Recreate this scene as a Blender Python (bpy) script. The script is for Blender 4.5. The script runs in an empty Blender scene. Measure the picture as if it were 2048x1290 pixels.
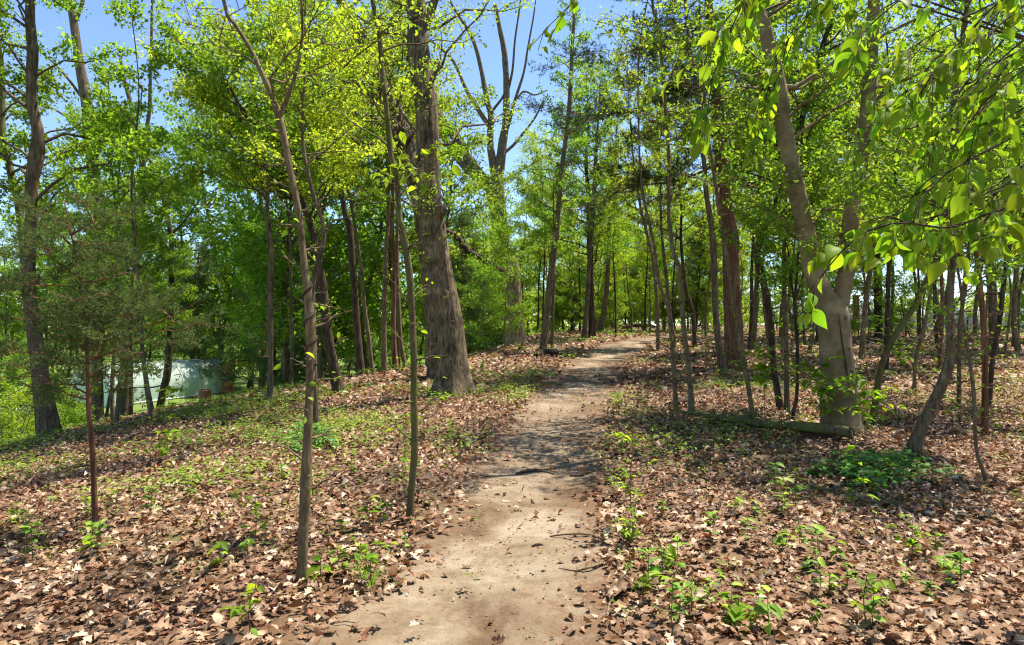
import bpy, math, random
import numpy as np
from mathutils import Matrix, Vector

SC = bpy.context.scene
COL = SC.collection

# ------------------------------------------------------------------ camera, sky, sun, exposure
CAMZ = 1.6
cam_data = bpy.data.cameras.new('camera')
cam = bpy.data.objects.new('camera', cam_data)
COL.objects.link(cam)
cam.location = (0, 0, CAMZ)
cam.rotation_euler = (math.radians(90), 0, 0)
cam_data.sensor_width = 36.0
cam_data.lens = 24.0
cam_data.clip_start = 0.05
cam_data.clip_end = 2000
SC.camera = cam

SUN_EL, SUN_AZ = 66.0, 58.0          # azimuth measured from the view direction towards the right
world = bpy.data.worlds.new('World')
SC.world = world
world.use_nodes = True
wnt = world.node_tree
bg = wnt.nodes['Background']
sky = wnt.nodes.new('ShaderNodeTexSky')
sky.sky_type = 'NISHITA'
sky.sun_disc = False
sky.sun_elevation = math.radians(SUN_EL)
sky.sun_rotation = math.radians(SUN_AZ)
sky.altitude = 2500
sky.air_density = 1.0
sky.dust_density = 0.3
sky.ozone_density = 3.0
wnt.links.new(sky.outputs[0], bg.inputs[0])
bg.inputs[1].default_value = 0.08

sun_data = bpy.data.lights.new('sun', 'SUN')
sun_data.energy = 3.5
sun_data.angle = math.radians(0.5)
sun_data.color = (1.0, 0.93, 0.80)
sun = bpy.data.objects.new('sun', sun_data)
COL.objects.link(sun)
sd = Vector((math.sin(math.radians(SUN_AZ)) * math.cos(math.radians(SUN_EL)),
             math.cos(math.radians(SUN_AZ)) * math.cos(math.radians(SUN_EL)),
             math.sin(math.radians(SUN_EL))))
sun.rotation_euler = sd.to_track_quat('Z', 'Y').to_euler()
sun.location = (20, 20, 40)

SC.view_settings.view_transform = 'Standard'
SC.view_settings.look = 'None'
SC.view_settings.exposure = 1.85
SC.view_settings.gamma = 1.0
SC.view_settings.use_curve_mapping = False
SC.render.engine = 'CYCLES'
cy = SC.cycles
cy.max_bounces = 9
cy.diffuse_bounces = 6
cy.glossy_bounces = 2
cy.transmission_bounces = 5
cy.transparent_max_bounces = 6
cy.caustics_reflective = False
cy.caustics_refractive = False
cy.sample_clamp_indirect = 6.0
cy.use_adaptive_sampling = True
cy.adaptive_threshold = 0.02
cy.use_denoising = True
try:
    cy.denoiser = 'OPENIMAGEDENOISE'
    cy.denoising_input_passes = 'RGB_ALBEDO_NORMAL'
    cy.denoising_prefilter = 'ACCURATE'
except Exception:
    pass
cy.filter_width = 1.2

# ------------------------------------------------------------------ small helpers
FPX = 1365.33
def rs(seed): return np.random.RandomState(seed)
def nrm(v):
    v = np.asarray(v, float)
    return v / np.maximum(np.linalg.norm(v, axis=-1, keepdims=True), 1e-9)

BROW_X = [-60, -20, -8.5, -6.5, -3.9, -2.2, -0.8, 0.3, 2, 5, 10, 60]
BROW_D = [10, 12, 14.5, 15.8, 17.0, 18.8, 23.5, 30, 42, 60, 90, 200]
def sp(t, w):
    t = np.asarray(t, float) / w
    return w * np.where(t > 30, t, np.log1p(np.exp(np.minimum(t, 30))))
def H(x, y):
    x = np.asarray(x, float); y = np.asarray(y, float)
    z = 0.03 * (y - sp(y - 34, 2.5))
    xl = np.maximum(-x, 0)
    z = z - 0.012 * np.minimum(xl, 9) ** 2 - 0.216 * np.maximum(xl - 9, 0)
    z = z - 0.25 * sp(y - np.interp(x, BROW_X, BROW_D), 0.7)
    low = -2.75
    z = low + sp(z - low, 0.18)
    z = z + 0.03 * np.sin(x * 0.9 + 1.3) * np.sin(y * 0.7) * np.clip(y / 10, 0, 1)
    z = z + 0.012 * np.sin(x * 3.1 + y * 1.7) + 0.01 * np.sin(x * 1.9 - y * 3.3 + 2)
    return z
def P(px, row, d):
    return np.array([(px - 1024) / FPX * d, d, CAMZ - (row - 645) / FPX * d])
_DS = np.arange(1.5, 130, 0.02)
def hit(px, row):
    x = (px - 1024) / FPX * _DS; z = CAMZ - (row - 645) / FPX * _DS
    k = np.nonzero(z <= H(x, _DS))[0]
    return float(_DS[k[0]]) if len(k) else 60.0
def gp(px, row):
    d = hit(px, row); x = (px - 1024) / FPX * d
    return np.array([x, d, float(H(x, d))])

# path edges, measured on the ground
PATH_ROWS = [(1420, 560, 1215), (1290, 665, 1205), (1200, 745, 1198), (1100, 862, 1195), (1000, 927, 1190), (900, 987, 1196), (850, 1030, 1203),
             (800, 1062, 1216), (750, 1108, 1241), (720, 1142, 1262), (700, 1182, 1284), (686, 1222, 1306), (678, 1250, 1345), (672, 1290, 1420)]
_pl = np.array([gp(l, r) for r, l, _ in PATH_ROWS]); _pr = np.array([gp(q, r) for r, _, q in PATH_ROWS])
PY = (_pl[:, 1] + _pr[:, 1]) / 2; PXL = _pl[:, 0]; PXR = _pr[:, 0]
PY = np.concatenate([[-6], [0.5], PY]); PXL = np.concatenate([[-1.3], [-1.0], PXL]); PXR = np.concatenate([[0.1], [0.35], PXR])
def path_lr(y):
    w = 0.05 * np.sin(np.asarray(y) * 5.3) + 0.04 * np.sin(np.asarray(y) * 11.7 + 1)
    w2 = 0.04 * np.sin(np.asarray(y) * 6.1 + 2) + 0.04 * np.sin(np.asarray(y) * 13.1)
    return np.interp(y, PY, PXL) + w, np.interp(y, PY, PXR) + w2
PATH_END = float(PY[-1])
def path_in(x, y):
    """metres inside the path edge (negative outside)"""
    l, r = path_lr(y)
    s = np.minimum(x - l, r - x)
    return np.where(np.asarray(y) > PATH_END, -9.0, s)

# ------------------------------------------------------------------ mesh collector
class MB:
    def __init__(self): self.v = []; self.f3 = []; self.f4 = []; self.r = []; self.n = 0; self.smooth = True
    def add(self, v, f3=None, f4=None, r=0.0):
        v = np.asarray(v, np.float32).reshape(-1, 3)
        self.v.append(v)
        if f3 is not None and len(f3): self.f3.append(np.asarray(f3, np.int32).reshape(-1, 3) + self.n)
        if f4 is not None and len(f4): self.f4.append(np.asarray(f4, np.int32).reshape(-1, 4) + self.n)
        rr = np.asarray(r, np.float32)
        self.r.append(np.broadcast_to(rr, (len(v),)) if rr.ndim == 0 else rr)
        self.n += len(v)
    def mesh(self, name, off=None, smooth=True):
        me = bpy.data.meshes.new(name)
        v = np.concatenate(self.v) if self.v else np.zeros((0, 3), np.float32)
        if off is not None: v = v - np.asarray(off, np.float32)
        f3 = np.concatenate(self.f3) if self.f3 else np.zeros((0, 3), np.int32)
        f4 = np.concatenate(self.f4) if self.f4 else np.zeros((0, 4), np.int32)
        nl = f3.size + f4.size; nf = len(f3) + len(f4)
        me.vertices.add(len(v)); me.loops.add(nl); me.polygons.add(nf)
        me.vertices.foreach_set('co', np.ascontiguousarray(v, np.float32).ravel())
        me.loops.foreach_set('vertex_index', np.concatenate([f3.ravel(), f4.ravel()]).astype(np.int32))
        ls = np.concatenate([np.arange(len(f3)) * 3, f3.size + np.arange(len(f4)) * 4]).astype(np.int32)
        me.polygons.foreach_set('loop_start', ls)
        if smooth: me.polygons.foreach_set('use_smooth', np.ones(nf, bool))
        a = me.attributes.new('rnd', 'FLOAT', 'POINT')
        a.data.foreach_set('value', np.concatenate(self.r).astype(np.float32) if self.r else np.zeros(0, np.float32))
        me.update(calc_edges=True)
        return me

def link(name, data, parent=None, mat=None):
    o = bpy.data.objects.new(name, data); COL.objects.link(o)
    if parent is not None: o.parent = parent
    if mat is not None and not data.materials: data.materials.append(mat)
    return o
def obj(name, mb, mat, parent=None, off=None, smooth=True):
    if parent is not None and off is None: off = parent['_w'] if '_w' in parent else None
    return link(name, mb.mesh(name, off, smooth), parent, mat)
WORLD = {}
def thing(name, label, cat, loc, group=None):
    o = bpy.data.objects.new(name, None); COL.objects.link(o)
    o.location = tuple(float(c) for c in loc)
    o.empty_display_size = 0.1
    WORLD[o.name] = np.array(loc, float)
    return tag(o, label, cat, group)
def tag(o, label=None, cat=None, group=None, kind=None):
    if label: o['label'] = label
    if cat: o['category'] = cat
    if group: o['group'] = group
    if kind: o['kind'] = kind
    return o
def part(name, mb, mat, t, smooth=True, kind=None):
    o = link(name, mb.mesh(name, WORLD[t.name], smooth), t, mat)
    if kind: o['kind'] = kind
    return o

def spline(pts, n):
    """Catmull-Rom through pts (k, m) -> (n, m)"""
    p = np.asarray(pts, float)
    if len(p) == 2: return p[0] + (p[1] - p[0]) * np.linspace(0, 1, n)[:, None]
    e = np.vstack([2 * p[0] - p[1], p, 2 * p[-1] - p[-2]])
    seg = np.linalg.norm(np.diff(p[:, :3], axis=0), axis=1); s = np.concatenate([[0], np.cumsum(seg)])
    q = np.linspace(0, s[-1], n); i = np.clip(np.searchsorted(s, q, 'right') - 1, 0, len(p) - 2)
    t = ((q - s[i]) / np.maximum(seg[i], 1e-9))[:, None]
    a, b, c, d = e[i], e[i + 1], e[i + 2], e[i + 3]
    return 0.5 * (2 * b + (c - a) * t + (2 * a - 5 * b + 4 * c - d) * t * t + (3 * b - a - 3 * c + d) * t ** 3)

def tube(mb, pts, rad, k=6, r=0.0, ridge=None, cap=True):
    p = np.asarray(pts, float); n = len(p)
    t = nrm(np.gradient(p, axis=0))
    ref = np.array([0.0, 1.0, 0.0]) if abs(t[0][1]) < 0.9 else np.array([1.0, 0, 0])
    u = nrm(np.cross(np.broadcast_to(ref, t.shape), t)); w = np.cross(t, u)
    th = np.arange(k) * 2 * math.pi / k
    R = np.broadcast_to(np.asarray(rad, float).reshape(-1, 1), (n, k)).copy()
    if ridge is not None: R = R * ridge(th[None, :], np.arange(n)[:, None], p[:, 2][:, None])
    v = p[:, None, :] + R[..., None] * (np.cos(th)[None, :, None] * u[:, None, :] + np.sin(th)[None, :, None] * w[:, None, :])
    v = v.reshape(-1, 3)
    i = np.arange(n - 1)[:, None] * k; j = np.arange(k)[None, :]; j2 = (j + 1) % k
    f4 = np.stack([i + j, i + j2, i + k + j2, i + k + j], -1).reshape(-1, 4)
    f3 = None
    if cap:
        v = np.vstack([v, p[-1] + t[-1] * np.asarray(rad, float).ravel()[-1] * 0.6])
        b = (n - 1) * k
        f3 = np.stack([b + np.arange(k), b + (np.arange(k) + 1) % k, np.full(k, n * k)], -1)
    mb.add(v, f3, f4, r)

# ------------------------------------------------------------------ materials
def new_mat(name):
    m = bpy.data.materials.new(name); m.use_nodes = True
    nt = m.node_tree; nt.nodes.clear()
    out = nt.nodes.new('ShaderNodeOutputMaterial')
    return m, nt, out
def nd(nt, t, **kw):
    n = nt.nodes.new(t)
    for k, v in kw.items(): setattr(n, k, v)
    return n
def ramp(nt, stops, src=None):
    n = nt.nodes.new('ShaderNodeValToRGB'); e = n.color_ramp.elements
    while len(e) < len(stops): e.new(0.5)
    for x, (pos, c) in zip(e, stops): x.position = pos; x.color = (*c, 1)
    if src is not None: nt.links.new(src, n.inputs[0])
    return n
def noise(nt, vec, scale, detail=4, rough=0.55, dist=0.0):
    n = nt.nodes.new('ShaderNodeTexNoise'); n.inputs['Scale'].default_value = scale
    n.inputs['Detail'].default_value = detail; n.inputs['Roughness'].default_value = rough; n.inputs['Distortion'].default_value = dist
    if vec is not None: nt.links.new(vec, n.inputs['Vector'])
    return n
def mixc(nt, fac, a, b, mode='MIX'):
    n = nt.nodes.new('ShaderNodeMix'); n.data_type = 'RGBA'; n.blend_type = mode
    for s, v in ((0, fac), (6, a), (7, b)):
        if isinstance(v, (int, float)): n.inputs[s].default_value = v
        elif isinstance(v, tuple): n.inputs[s].default_value = (*v, 1)
        else: nt.links.new(v, n.inputs[s])
    return n.outputs[2]
def principled(nt, col, rough=0.8, spec=0.3, normal=None):
    b = nt.nodes.new('ShaderNodeBsdfPrincipled')
    if isinstance(col, tuple): b.inputs['Base Color'].default_value = (*col, 1)
    else: nt.links.new(col, b.inputs['Base Color'])
    b.inputs['Roughness'].default_value = rough
    b.inputs['Specular IOR Level'].default_value = spec
    if normal is not None: nt.links.new(normal, b.inputs['Normal'])
    return b
def bump(nt, h, strength=0.5, dist=0.02):
    b = nt.nodes.new('ShaderNodeBump'); b.inputs['Strength'].default_value = strength; b.inputs['Distance'].default_value = dist
    nt.links.new(h, b.inputs['Height']); return b.outputs[0]

def leaf_mat(name, c0, c1, c2, trans=0.56, tcol=(1.6, 1.5, 0.55), rough=0.55, spec=0.22, objvar=0.5):
    m, nt, out = new_mat(name)
    at = nd(nt, 'ShaderNodeAttribute', attribute_name='rnd')
    oi = nd(nt, 'ShaderNodeObjectInfo')
    r = ramp(nt, [(0.0, c0), (0.55, c1), (1.0, c2)], at.outputs['Fac'])
    hs = nd(nt, 'ShaderNodeHueSaturation')
    mr = nd(nt, 'ShaderNodeMapRange'); mr.inputs[3].default_value = 1 - 0.35 * objvar; mr.inputs[4].default_value = 1 + 0.35 * objvar
    nt.links.new(oi.outputs['Random'], mr.inputs[0]); nt.links.new(mr.outputs[0], hs.inputs['Value'])
    mr2 = nd(nt, 'ShaderNodeMapRange'); mr2.inputs[3].default_value = 0.5 - 0.03 * objvar; mr2.inputs[4].default_value = 0.5 + 0.03 * objvar
    m7 = nd(nt, 'ShaderNodeMath', operation='MULTIPLY'); m7.inputs[1].default_value = 7.31
    fr = nd(nt, 'ShaderNodeMath', operation='FRACT')
    nt.links.new(oi.outputs['Random'], m7.inputs[0]); nt.links.new(m7.outputs[0], fr.inputs[0])
    nt.links.new(fr.outputs[0], mr2.inputs[0]); nt.links.new(mr2.outputs[0], hs.inputs['Hue'])
    nt.links.new(r.outputs[0], hs.inputs['Color'])
    p = principled(nt, hs.outputs[0], rough, spec)
    tr = nd(nt, 'ShaderNodeBsdfTranslucent')
    tc = mixc(nt, 1.0, hs.outputs[0], tcol, 'MULTIPLY'); nt.links.new(tc, tr.inputs[0])
    mx = nd(nt, 'ShaderNodeMixShader'); mx.inputs[0].default_value = trans
    nt.links.new(p.outputs[0], mx.inputs[1]); nt.links.new(tr.outputs[0], mx.inputs[2]); nt.links.new(mx.outputs[0], out.inputs[0])
    return m

def bark_mat(name, dark, mid, light, zs=0.16, scale=26.0, moss=0.0, strength=0.9, patchy=(0.62, 1.25), smoothbark=False, mosscol=(0.10, 0.12, 0.03)):
    m, nt, out = new_mat(name)
    tc = nd(nt, 'ShaderNodeTexCoord')
    mp = nd(nt, 'ShaderNodeMapping'); mp.inputs['Scale'].default_value = (1, 1, zs)
    nt.links.new(tc.outputs['Object'], mp.inputs['Vector'])
    n1 = noise(nt, mp.outputs[0], scale, 6, 0.65, 0.6)
    n2 = noise(nt, tc.outputs['Object'], 3.2, 4, 0.6)
    n3 = noise(nt, tc.outputs['Object'], scale * 2.2, 3, 0.6)
    if smoothbark: r = ramp(nt, [(0.2, dark), (0.48, mid), (0.75, light)], n2.outputs[0])
    else: r = ramp(nt, [(0.33, dark), (0.5, mid), (0.68, light)], n1.outputs[0])
    lich = ramp(nt, [(0.35, (patchy[0],) * 3), (0.68, (patchy[1], patchy[1] * .97, patchy[1] * .9))], n2.outputs[0])
    col = mixc(nt, 0.8, r.outputs[0], lich.outputs[0], 'MULTIPLY')
    sm = ramp(nt, [(0.3, (0.8, 0.8, 0.8)), (0.7, (1.15, 1.15, 1.15))], n3.outputs[0])
    col = mixc(nt, 0.7, col, sm.outputs[0], 'MULTIPLY')
    if moss > 0:
        n4 = noise(nt, tc.outputs['Object'], 5.0, 5, 0.7)
        mr = ramp(nt, [(0.62 - 0.25 * moss, (0, 0, 0)), (0.75 - 0.2 * moss, (1, 1, 1))], n4.outputs[0])
        mul = nd(nt, 'ShaderNodeMath', operation='MULTIPLY'); mul.inputs[1].default_value = min(0.85, 0.35 + 0.5 * moss)
        nt.links.new(mr.outputs[0], mul.inputs[0])
        col = mixc(nt, mul.outputs[0], col, mosscol)
    b = bump(nt, n1.outputs[0] if not smoothbark else n3.outputs[0], strength, 0.02 if not smoothbark else 0.006)
    p = principled(nt, col, 0.9, 0.15, b); nt.links.new(p.outputs[0], out.inputs[0])
    return m

M = {}
M['bark'] = bark_mat('bark_grey_brown', (0.05, 0.035, 0.022), (0.125, 0.093, 0.06), (0.22, 0.175, 0.12))
M['oak'] = bark_mat('bark_oak', (0.03, 0.022, 0.014), (0.125, 0.095, 0.062), (0.25, 0.20, 0.135), zs=0.22, scale=24, moss=0.2, strength=1.0, patchy=(.42, 1.75))
M['dark'] = bark_mat('bark_dark', (0.022, 0.016, 0.011), (0.065, 0.047, 0.031), (0.125, 0.094, 0.064), scale=22)
M['red'] = bark_mat('bark_red', (0.065, 0.028, 0.016), (0.155, 0.075, 0.044), (0.26, 0.15, 0.098), zs=0.07, scale=22)
M['beech'] = bark_mat('bark_smooth', (0.125, 0.09, 0.05), (0.215, 0.163, 0.095), (0.31, 0.245, 0.15), scale=30, smoothbark=True, moss=0.15, strength=0.35)
M['sap'] = bark_mat('bark_sapling', (0.08, 0.06, 0.034), (0.155, 0.117, 0.068), (0.235, 0.185, 0.115), zs=0.35, scale=30, moss=0.1, strength=0.5)
M['mossy'] = bark_mat('bark_mossy', (0.055, 0.042, 0.02), (0.12, 0.095, 0.05), (0.19, 0.157, 0.088), zs=0.3, scale=22, moss=0.75, mosscol=(0.11, 0.13, 0.03))
M['dead'] = bark_mat('dead_wood', (0.11, 0.08, 0.05), (0.24, 0.18, 0.115), (0.38, 0.31, 0.21), zs=0.2, scale=24)
M['knot'] = bark_mat('knot_wood', (0.02, 0.014, 0.01), (0.05, 0.035, 0.024), (0.10, 0.075, 0.05), scale=30)
M['leafA'] = leaf_mat('leaf_spring_green', (0.085, 0.175, 0.018), (0.155, 0.275, 0.026), (0.25, 0.36, 0.042))
M['leafY'] = leaf_mat('leaf_yellow_green', (0.145, 0.225, 0.022), (0.25, 0.345, 0.034), (0.36, 0.45, 0.055))
M['leafD'] = leaf_mat('leaf_deep_green', (0.03, 0.085, 0.017), (0.055, 0.14, 0.025), (0.10, 0.20, 0.035))
M['leafN'] = leaf_mat('leaf_fresh_large', (0.12, 0.22, 0.018), (0.18, 0.30, 0.022), (0.29, 0.40, 0.035), trans=0.6, objvar=0.9)
M['cedar'] = leaf_mat('cedar_foliage', (0.05, 0.09, 0.028), (0.09, 0.145, 0.04), (0.155, 0.21, 0.06), trans=0.35, tcol=(1.2, 1.2, 0.8), rough=0.7, spec=0.15)
M['cedarD'] = leaf_mat('old_cedar_foliage', (0.03, 0.058, 0.02), (0.055, 0.09, 0.028), (0.10, 0.14, 0.042), trans=0.25, tcol=(1.2, 1.2, 0.8), rough=0.7, spec=0.15)
M['leafC'] = leaf_mat('creeper_leaf', (0.045, 0.16, 0.028), (0.08, 0.24, 0.045), (0.14, 0.32, 0.06), trans=0.35)
M['cover'] = leaf_mat('ground_cover_leaf', (0.09, 0.19, 0.02), (0.17, 0.30, 0.035), (0.30, 0.42, 0.065), trans=0.4)
DEAD = [(0.0, (0.06, 0.031, 0.017)), (0.18, (0.165, 0.09, 0.05)), (0.36, (0.28, 0.175, 0.105)), (0.50, (0.235, 0.10, 0.05)), (0.62, (0.37, 0.25, 0.16)), (1.0, (0.58, 0.46, 0.345))]
def dead_mat(name, per_obj):
    m, nt, out = new_mat(name)
    if per_obj:
        oi = nd(nt, 'ShaderNodeObjectInfo'); src = oi.outputs['Random']
    else:
        at = nd(nt, 'ShaderNodeAttribute', attribute_name='rnd'); src = at.outputs['Fac']
    r = ramp(nt, DEAD, src)
    tc = nd(nt, 'ShaderNodeTexCoord')
    n = noise(nt, tc.outputs['Object'], 35, 4, 0.6)
    sm = ramp(nt, [(0.3, (0.7, 0.68, 0.66)), (0.7, (1.2, 1.2, 1.2))], n.outputs[0])
    col = mixc(nt, 0.8, r.outputs[0], sm.outputs[0], 'MULTIPLY')
    p = principled(nt, col, 0.6, 0.3)
    tr = nd(nt, 'ShaderNodeBsdfTranslucent'); nt.links.new(mixc(nt, 1.0, col, (1.2, 0.8, 0.5), 'MULTIPLY'), tr.inputs[0])
    mx = nd(nt, 'ShaderNodeMixShader'); mx.inputs[0].default_value = 0.15
    nt.links.new(p.outputs[0], mx.inputs[1]); nt.links.new(tr.outputs[0], mx.inputs[2]); nt.links.new(mx.outputs[0], out.inputs[0])
    return m
M['deadleaf'] = dead_mat('dead_leaf_litter', False)
M['deadleaf1'] = dead_mat('dead_leaf_single', True)

def plain(name, col, rough=0.7, spec=0.3, var=0.25, scale=6.0):
    m, nt, out = new_mat(name)
    tc = nd(nt, 'ShaderNodeTexCoord'); n = noise(nt, tc.outputs['Object'], scale, 5, 0.6)
    sm = ramp(nt, [(0.25, (1 - var,) * 3), (0.75, (1 + var,) * 3)], n.outputs[0])
    p = principled(nt, mixc(nt, 1.0, col, sm.outputs[0], 'MULTIPLY'), rough, spec, bump(nt, n.outputs[0], 0.2, 0.01))
    nt.links.new(p.outputs[0], out.inputs[0]); return m
M['hive'] = plain('hive_wood', (0.42, 0.17, 0.07)); M['hive2'] = plain('hive_blue', (0.05, 0.10, 0.16))
M['bin'] = plain('rusty_bin', (0.22, 0.10, 0.06), var=0.5, scale=14)
M['concrete'] = plain('grey_concrete', (0.40, 0.39, 0.38), 0.85, 0.2, 0.15, 2.0)
M['greywood'] = plain('grey_wood', (0.36, 0.35, 0.33), 0.8, 0.2, 0.2)
M['post_red'] = plain('red_post', (0.30, 0.10, 0.06)); M['black'] = plain('black_metal', (0.02, 0.02, 0.02), 0.5)
M['pipe'] = plain('frame_pipe', (0.55, 0.58, 0.55), 0.4)
# polytunnel film
m, nt, out = new_mat('greenhouse_film')
tc = nd(nt, 'ShaderNodeTexCoord'); n = noise(nt, tc.outputs['Object'], 2.2, 4, 0.6, 0.8)
sx = nd(nt, 'ShaderNodeSeparateXYZ'); nt.links.new(tc.outputs['Object'], sx.inputs[0])
c = ramp(nt, [(0.3, (0.50, 0.62, 0.56)), (0.7, (0.68, 0.76, 0.72))], n.outputs[0])
p = principled(nt, c.outputs[0], 0.22, 0.6, bump(nt, n.outputs[0], 0.5, 0.05))
tr = nd(nt, 'ShaderNodeBsdfTranslucent'); tr.inputs[0].default_value = (0.45, 0.68, 0.56, 1)
tp = nd(nt, 'ShaderNodeBsdfTransparent')
mx = nd(nt, 'ShaderNodeMixShader'); mx.inputs[0].default_value = 0.4
mx2 = nd(nt, 'ShaderNodeMixShader'); mx2.inputs[0].default_value = 0.12
nt.links.new(p.outputs[0], mx.inputs[1]); nt.links.new(tr.outputs[0], mx.inputs[2])
nt.links.new(mx.outputs[0], mx2.inputs[1]); nt.links.new(tp.outputs[0], mx2.inputs[2]); nt.links.new(mx2.outputs[0], out.inputs[0])
M['film'] = m

# forest floor under the leaves: brown mould, green tints, lawn in the hollow
m, nt, out = new_mat('forest_floor')
tc = nd(nt, 'ShaderNodeTexCoord')
vo = nd(nt, 'ShaderNodeTexVoronoi'); vo.inputs['Scale'].default_value = 9.0; nt.links.new(tc.outputs['Object'], vo.inputs['Vector'])
n1 = noise(nt, tc.outputs['Object'], 11, 6, 0.7); n2 = noise(nt, tc.outputs['Object'], 0.55, 4, 0.6)
r1 = ramp(nt, [(0.0, (0.05, 0.029, 0.018)), (0.35, (0.12, 0.07, 0.043)), (0.65, (0.2, 0.125, 0.08)), (1.0, (0.30, 0.205, 0.14))], vo.outputs['Color'])
sm = ramp(nt, [(0.3, (0.55, 0.52, 0.5)), (0.7, (1.2, 1.2, 1.2))], n1.outputs[0])
col = mixc(nt, 0.9, r1.outputs[0], sm.outputs[0], 'MULTIPLY')
gm = ramp(nt, [(0.56, (0, 0, 0)), (0.68, (0.5, 0.5, 0.5))], n2.outputs[0])
gr = ramp(nt, [(0.3, (0.05, 0.10, 0.02)), (0.7, (0.14, 0.22, 0.04))], n1.outputs[0])
col = mixc(nt, gm.outputs[0], col, gr.outputs[0])
at = nd(nt, 'ShaderNodeAttribute', attribute_name='rnd')
lawn = ramp(nt, [(0.3, (0.085, 0.13, 0.03)), (0.7, (0.15, 0.21, 0.05))], n1.outputs[0])
col = mixc(nt, at.outputs['Fac'], col, lawn.outputs[0])
p = principled(nt, col, 0.95, 0.1, bump(nt, n1.outputs[0], 0.7, 0.03)); nt.links.new(p.outputs[0], out.inputs[0])
M['floor'] = m
# trodden earth
m, nt, out = new_mat('trodden_earth')
tc = nd(nt, 'ShaderNodeTexCoord')
n1 = noise(nt, tc.outputs['Object'], 1.6, 5, 0.65, 0.4); n2 = noise(nt, tc.outputs['Object'], 14, 6, 0.7); n3 = noise(nt, tc.outputs['Object'], 70, 4, 0.7)
mpp = nd(nt, 'ShaderNodeMapping'); mpp.inputs['Scale'].default_value = (1, 0.33, 1); nt.links.new(tc.outputs['Object'], mpp.inputs['Vector'])
n4 = noise(nt, mpp.outputs[0], 0.9, 3, 0.5)
base = ramp(nt, [(0.36, (0.12, 0.077, 0.046)), (0.5, (0.22, 0.166, 0.113)), (0.64, (0.30, 0.245, 0.18))], n1.outputs[0])
grain = ramp(nt, [(0.25, (0.62, 0.58, 0.54)), (0.6, (1.08, 1.08, 1.08))], n2.outputs[0])
col = mixc(nt, 0.95, base.outputs[0], grain.outputs[0], 'MULTIPLY')
pit = ramp(nt, [(0.3, (0.5, 0.42, 0.36)), (0.42, (1, 1, 1))], n3.outputs[0])
col = mixc(nt, 0.7, col, pit.outputs[0], 'MULTIPLY')
at = nd(nt, 'ShaderNodeAttribute', attribute_name='rnd')
ad = nd(nt, 'ShaderNodeMath', operation='ADD'); nt.links.new(at.outputs['Fac'], ad.inputs[0])
s2 = nd(nt, 'ShaderNodeMath', operation='MULTIPLY_ADD'); s2.inputs[1].default_value = 3.0; s2.inputs[2].default_value = -1.5; nt.links.new(n2.outputs[0], s2.inputs[0])
nt.links.new(s2.outputs[0], ad.inputs[1])
er = ramp(nt, [(0.35, (0, 0, 0)), (0.85, (1, 1, 1))], ad.outputs[0])
soil = ramp(nt, [(0.3, (0.085, 0.05, 0.03)), (0.7, (0.18, 0.11, 0.065))], n2.outputs[0])
col = mixc(nt, er.outputs[0], col, soil.outputs[0])
mxh = nd(nt, 'ShaderNodeMath', operation='ADD'); nt.links.new(n2.outputs[0], mxh.inputs[0]); nt.links.new(n3.outputs[0], mxh.inputs[1])
p = principled(nt, col, 0.95, 0.1, bump(nt, mxh.outputs[0], 0.6, 0.02)); nt.links.new(p.outputs[0], out.inputs[0])
M['path'] = m

# ------------------------------------------------------------------ ground and path
def axis(lo, hi, n, s):
    t = np.linspace(np.arcsinh(lo / s), np.arcsinh(hi / s), n); return s * np.sinh(t)
gx = axis(-400, 400, 260, 6.0); gy = axis(-80, 500, 270, 8.0)
X, Y = np.meshgrid(gx, gy); Z = H(X, Y)
ins = path_in(X, Y)
Z = Z - 0.06 * np.clip(ins / 0.3 + 1.9, 0, 1)
lawnmask = np.clip((-1.6 - H(X, Y)) / 0.5, 0, 1)
mb = MB(); nx = len(gx); ny = len(gy)
i = np.arange(ny - 1)[:, None] * nx; j = np.arange(nx - 1)[None, :]
mb.add(np.stack([X, Y, Z], -1).reshape(-1, 3), None, np.stack([i + j, i + j + 1, i + nx + j + 1, i + nx + j], -1).reshape(-1, 4), lawnmask.ravel())
ground = tag(obj('ground', mb, M['floor']), 'woodland floor under brown fallen leaves', 'ground', kind='structure')

mb = MB()
py = np.concatenate([np.linspace(-6, 12, 220), np.linspace(12.1, PATH_END, 160)])
l, r_ = path_lr(py); nu = 25
u = np.linspace(0, 1, nu)
l = l - .28 - .1 * np.sin(py * 2.3); r_ = r_ + .2 + .08 * np.sin(py * 2.9 + 1)
PXX = l[:, None] + (r_ - l)[:, None] * u; PYY = np.broadcast_to(py[:, None], PXX.shape)
edge = np.abs(u * 2 - 1)[None, :]
PZZ = H(PXX, PYY) + 0.012 - 0.035 * (1 - edge ** 2) - 0.035 * edge ** 12 + 0.008 * np.sin(PXX * 9 + PYY * 4) * np.sin(PYY * 7.3)
redp = np.exp(-((PYY - 16.5) / 3.0) ** 2) * (0.28 + 0.2 * np.sin(PXX * 2.5 + PYY * 0.8))
er = np.clip(edge ** 2 * 0.95 * np.ones_like(PXX) + redp + .12 + .16 * np.clip(np.sin(PXX * 2.2 + 1.1 * np.sin(PYY * 1.1)), 0, 1), 0, 1)
i = np.arange(len(py) - 1)[:, None] * nu; j = np.arange(nu - 1)[None, :]
mb.add(np.stack([PXX, PYY, PZZ], -1).reshape(-1, 3), None, np.stack([i + j, i + j + 1, i + nu + j + 1, i + nu + j], -1).reshape(-1, 4), er.ravel())
tag(obj('path', mb, M['path']), 'pale trodden earth footpath winding uphill', 'path', kind='structure')

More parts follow.
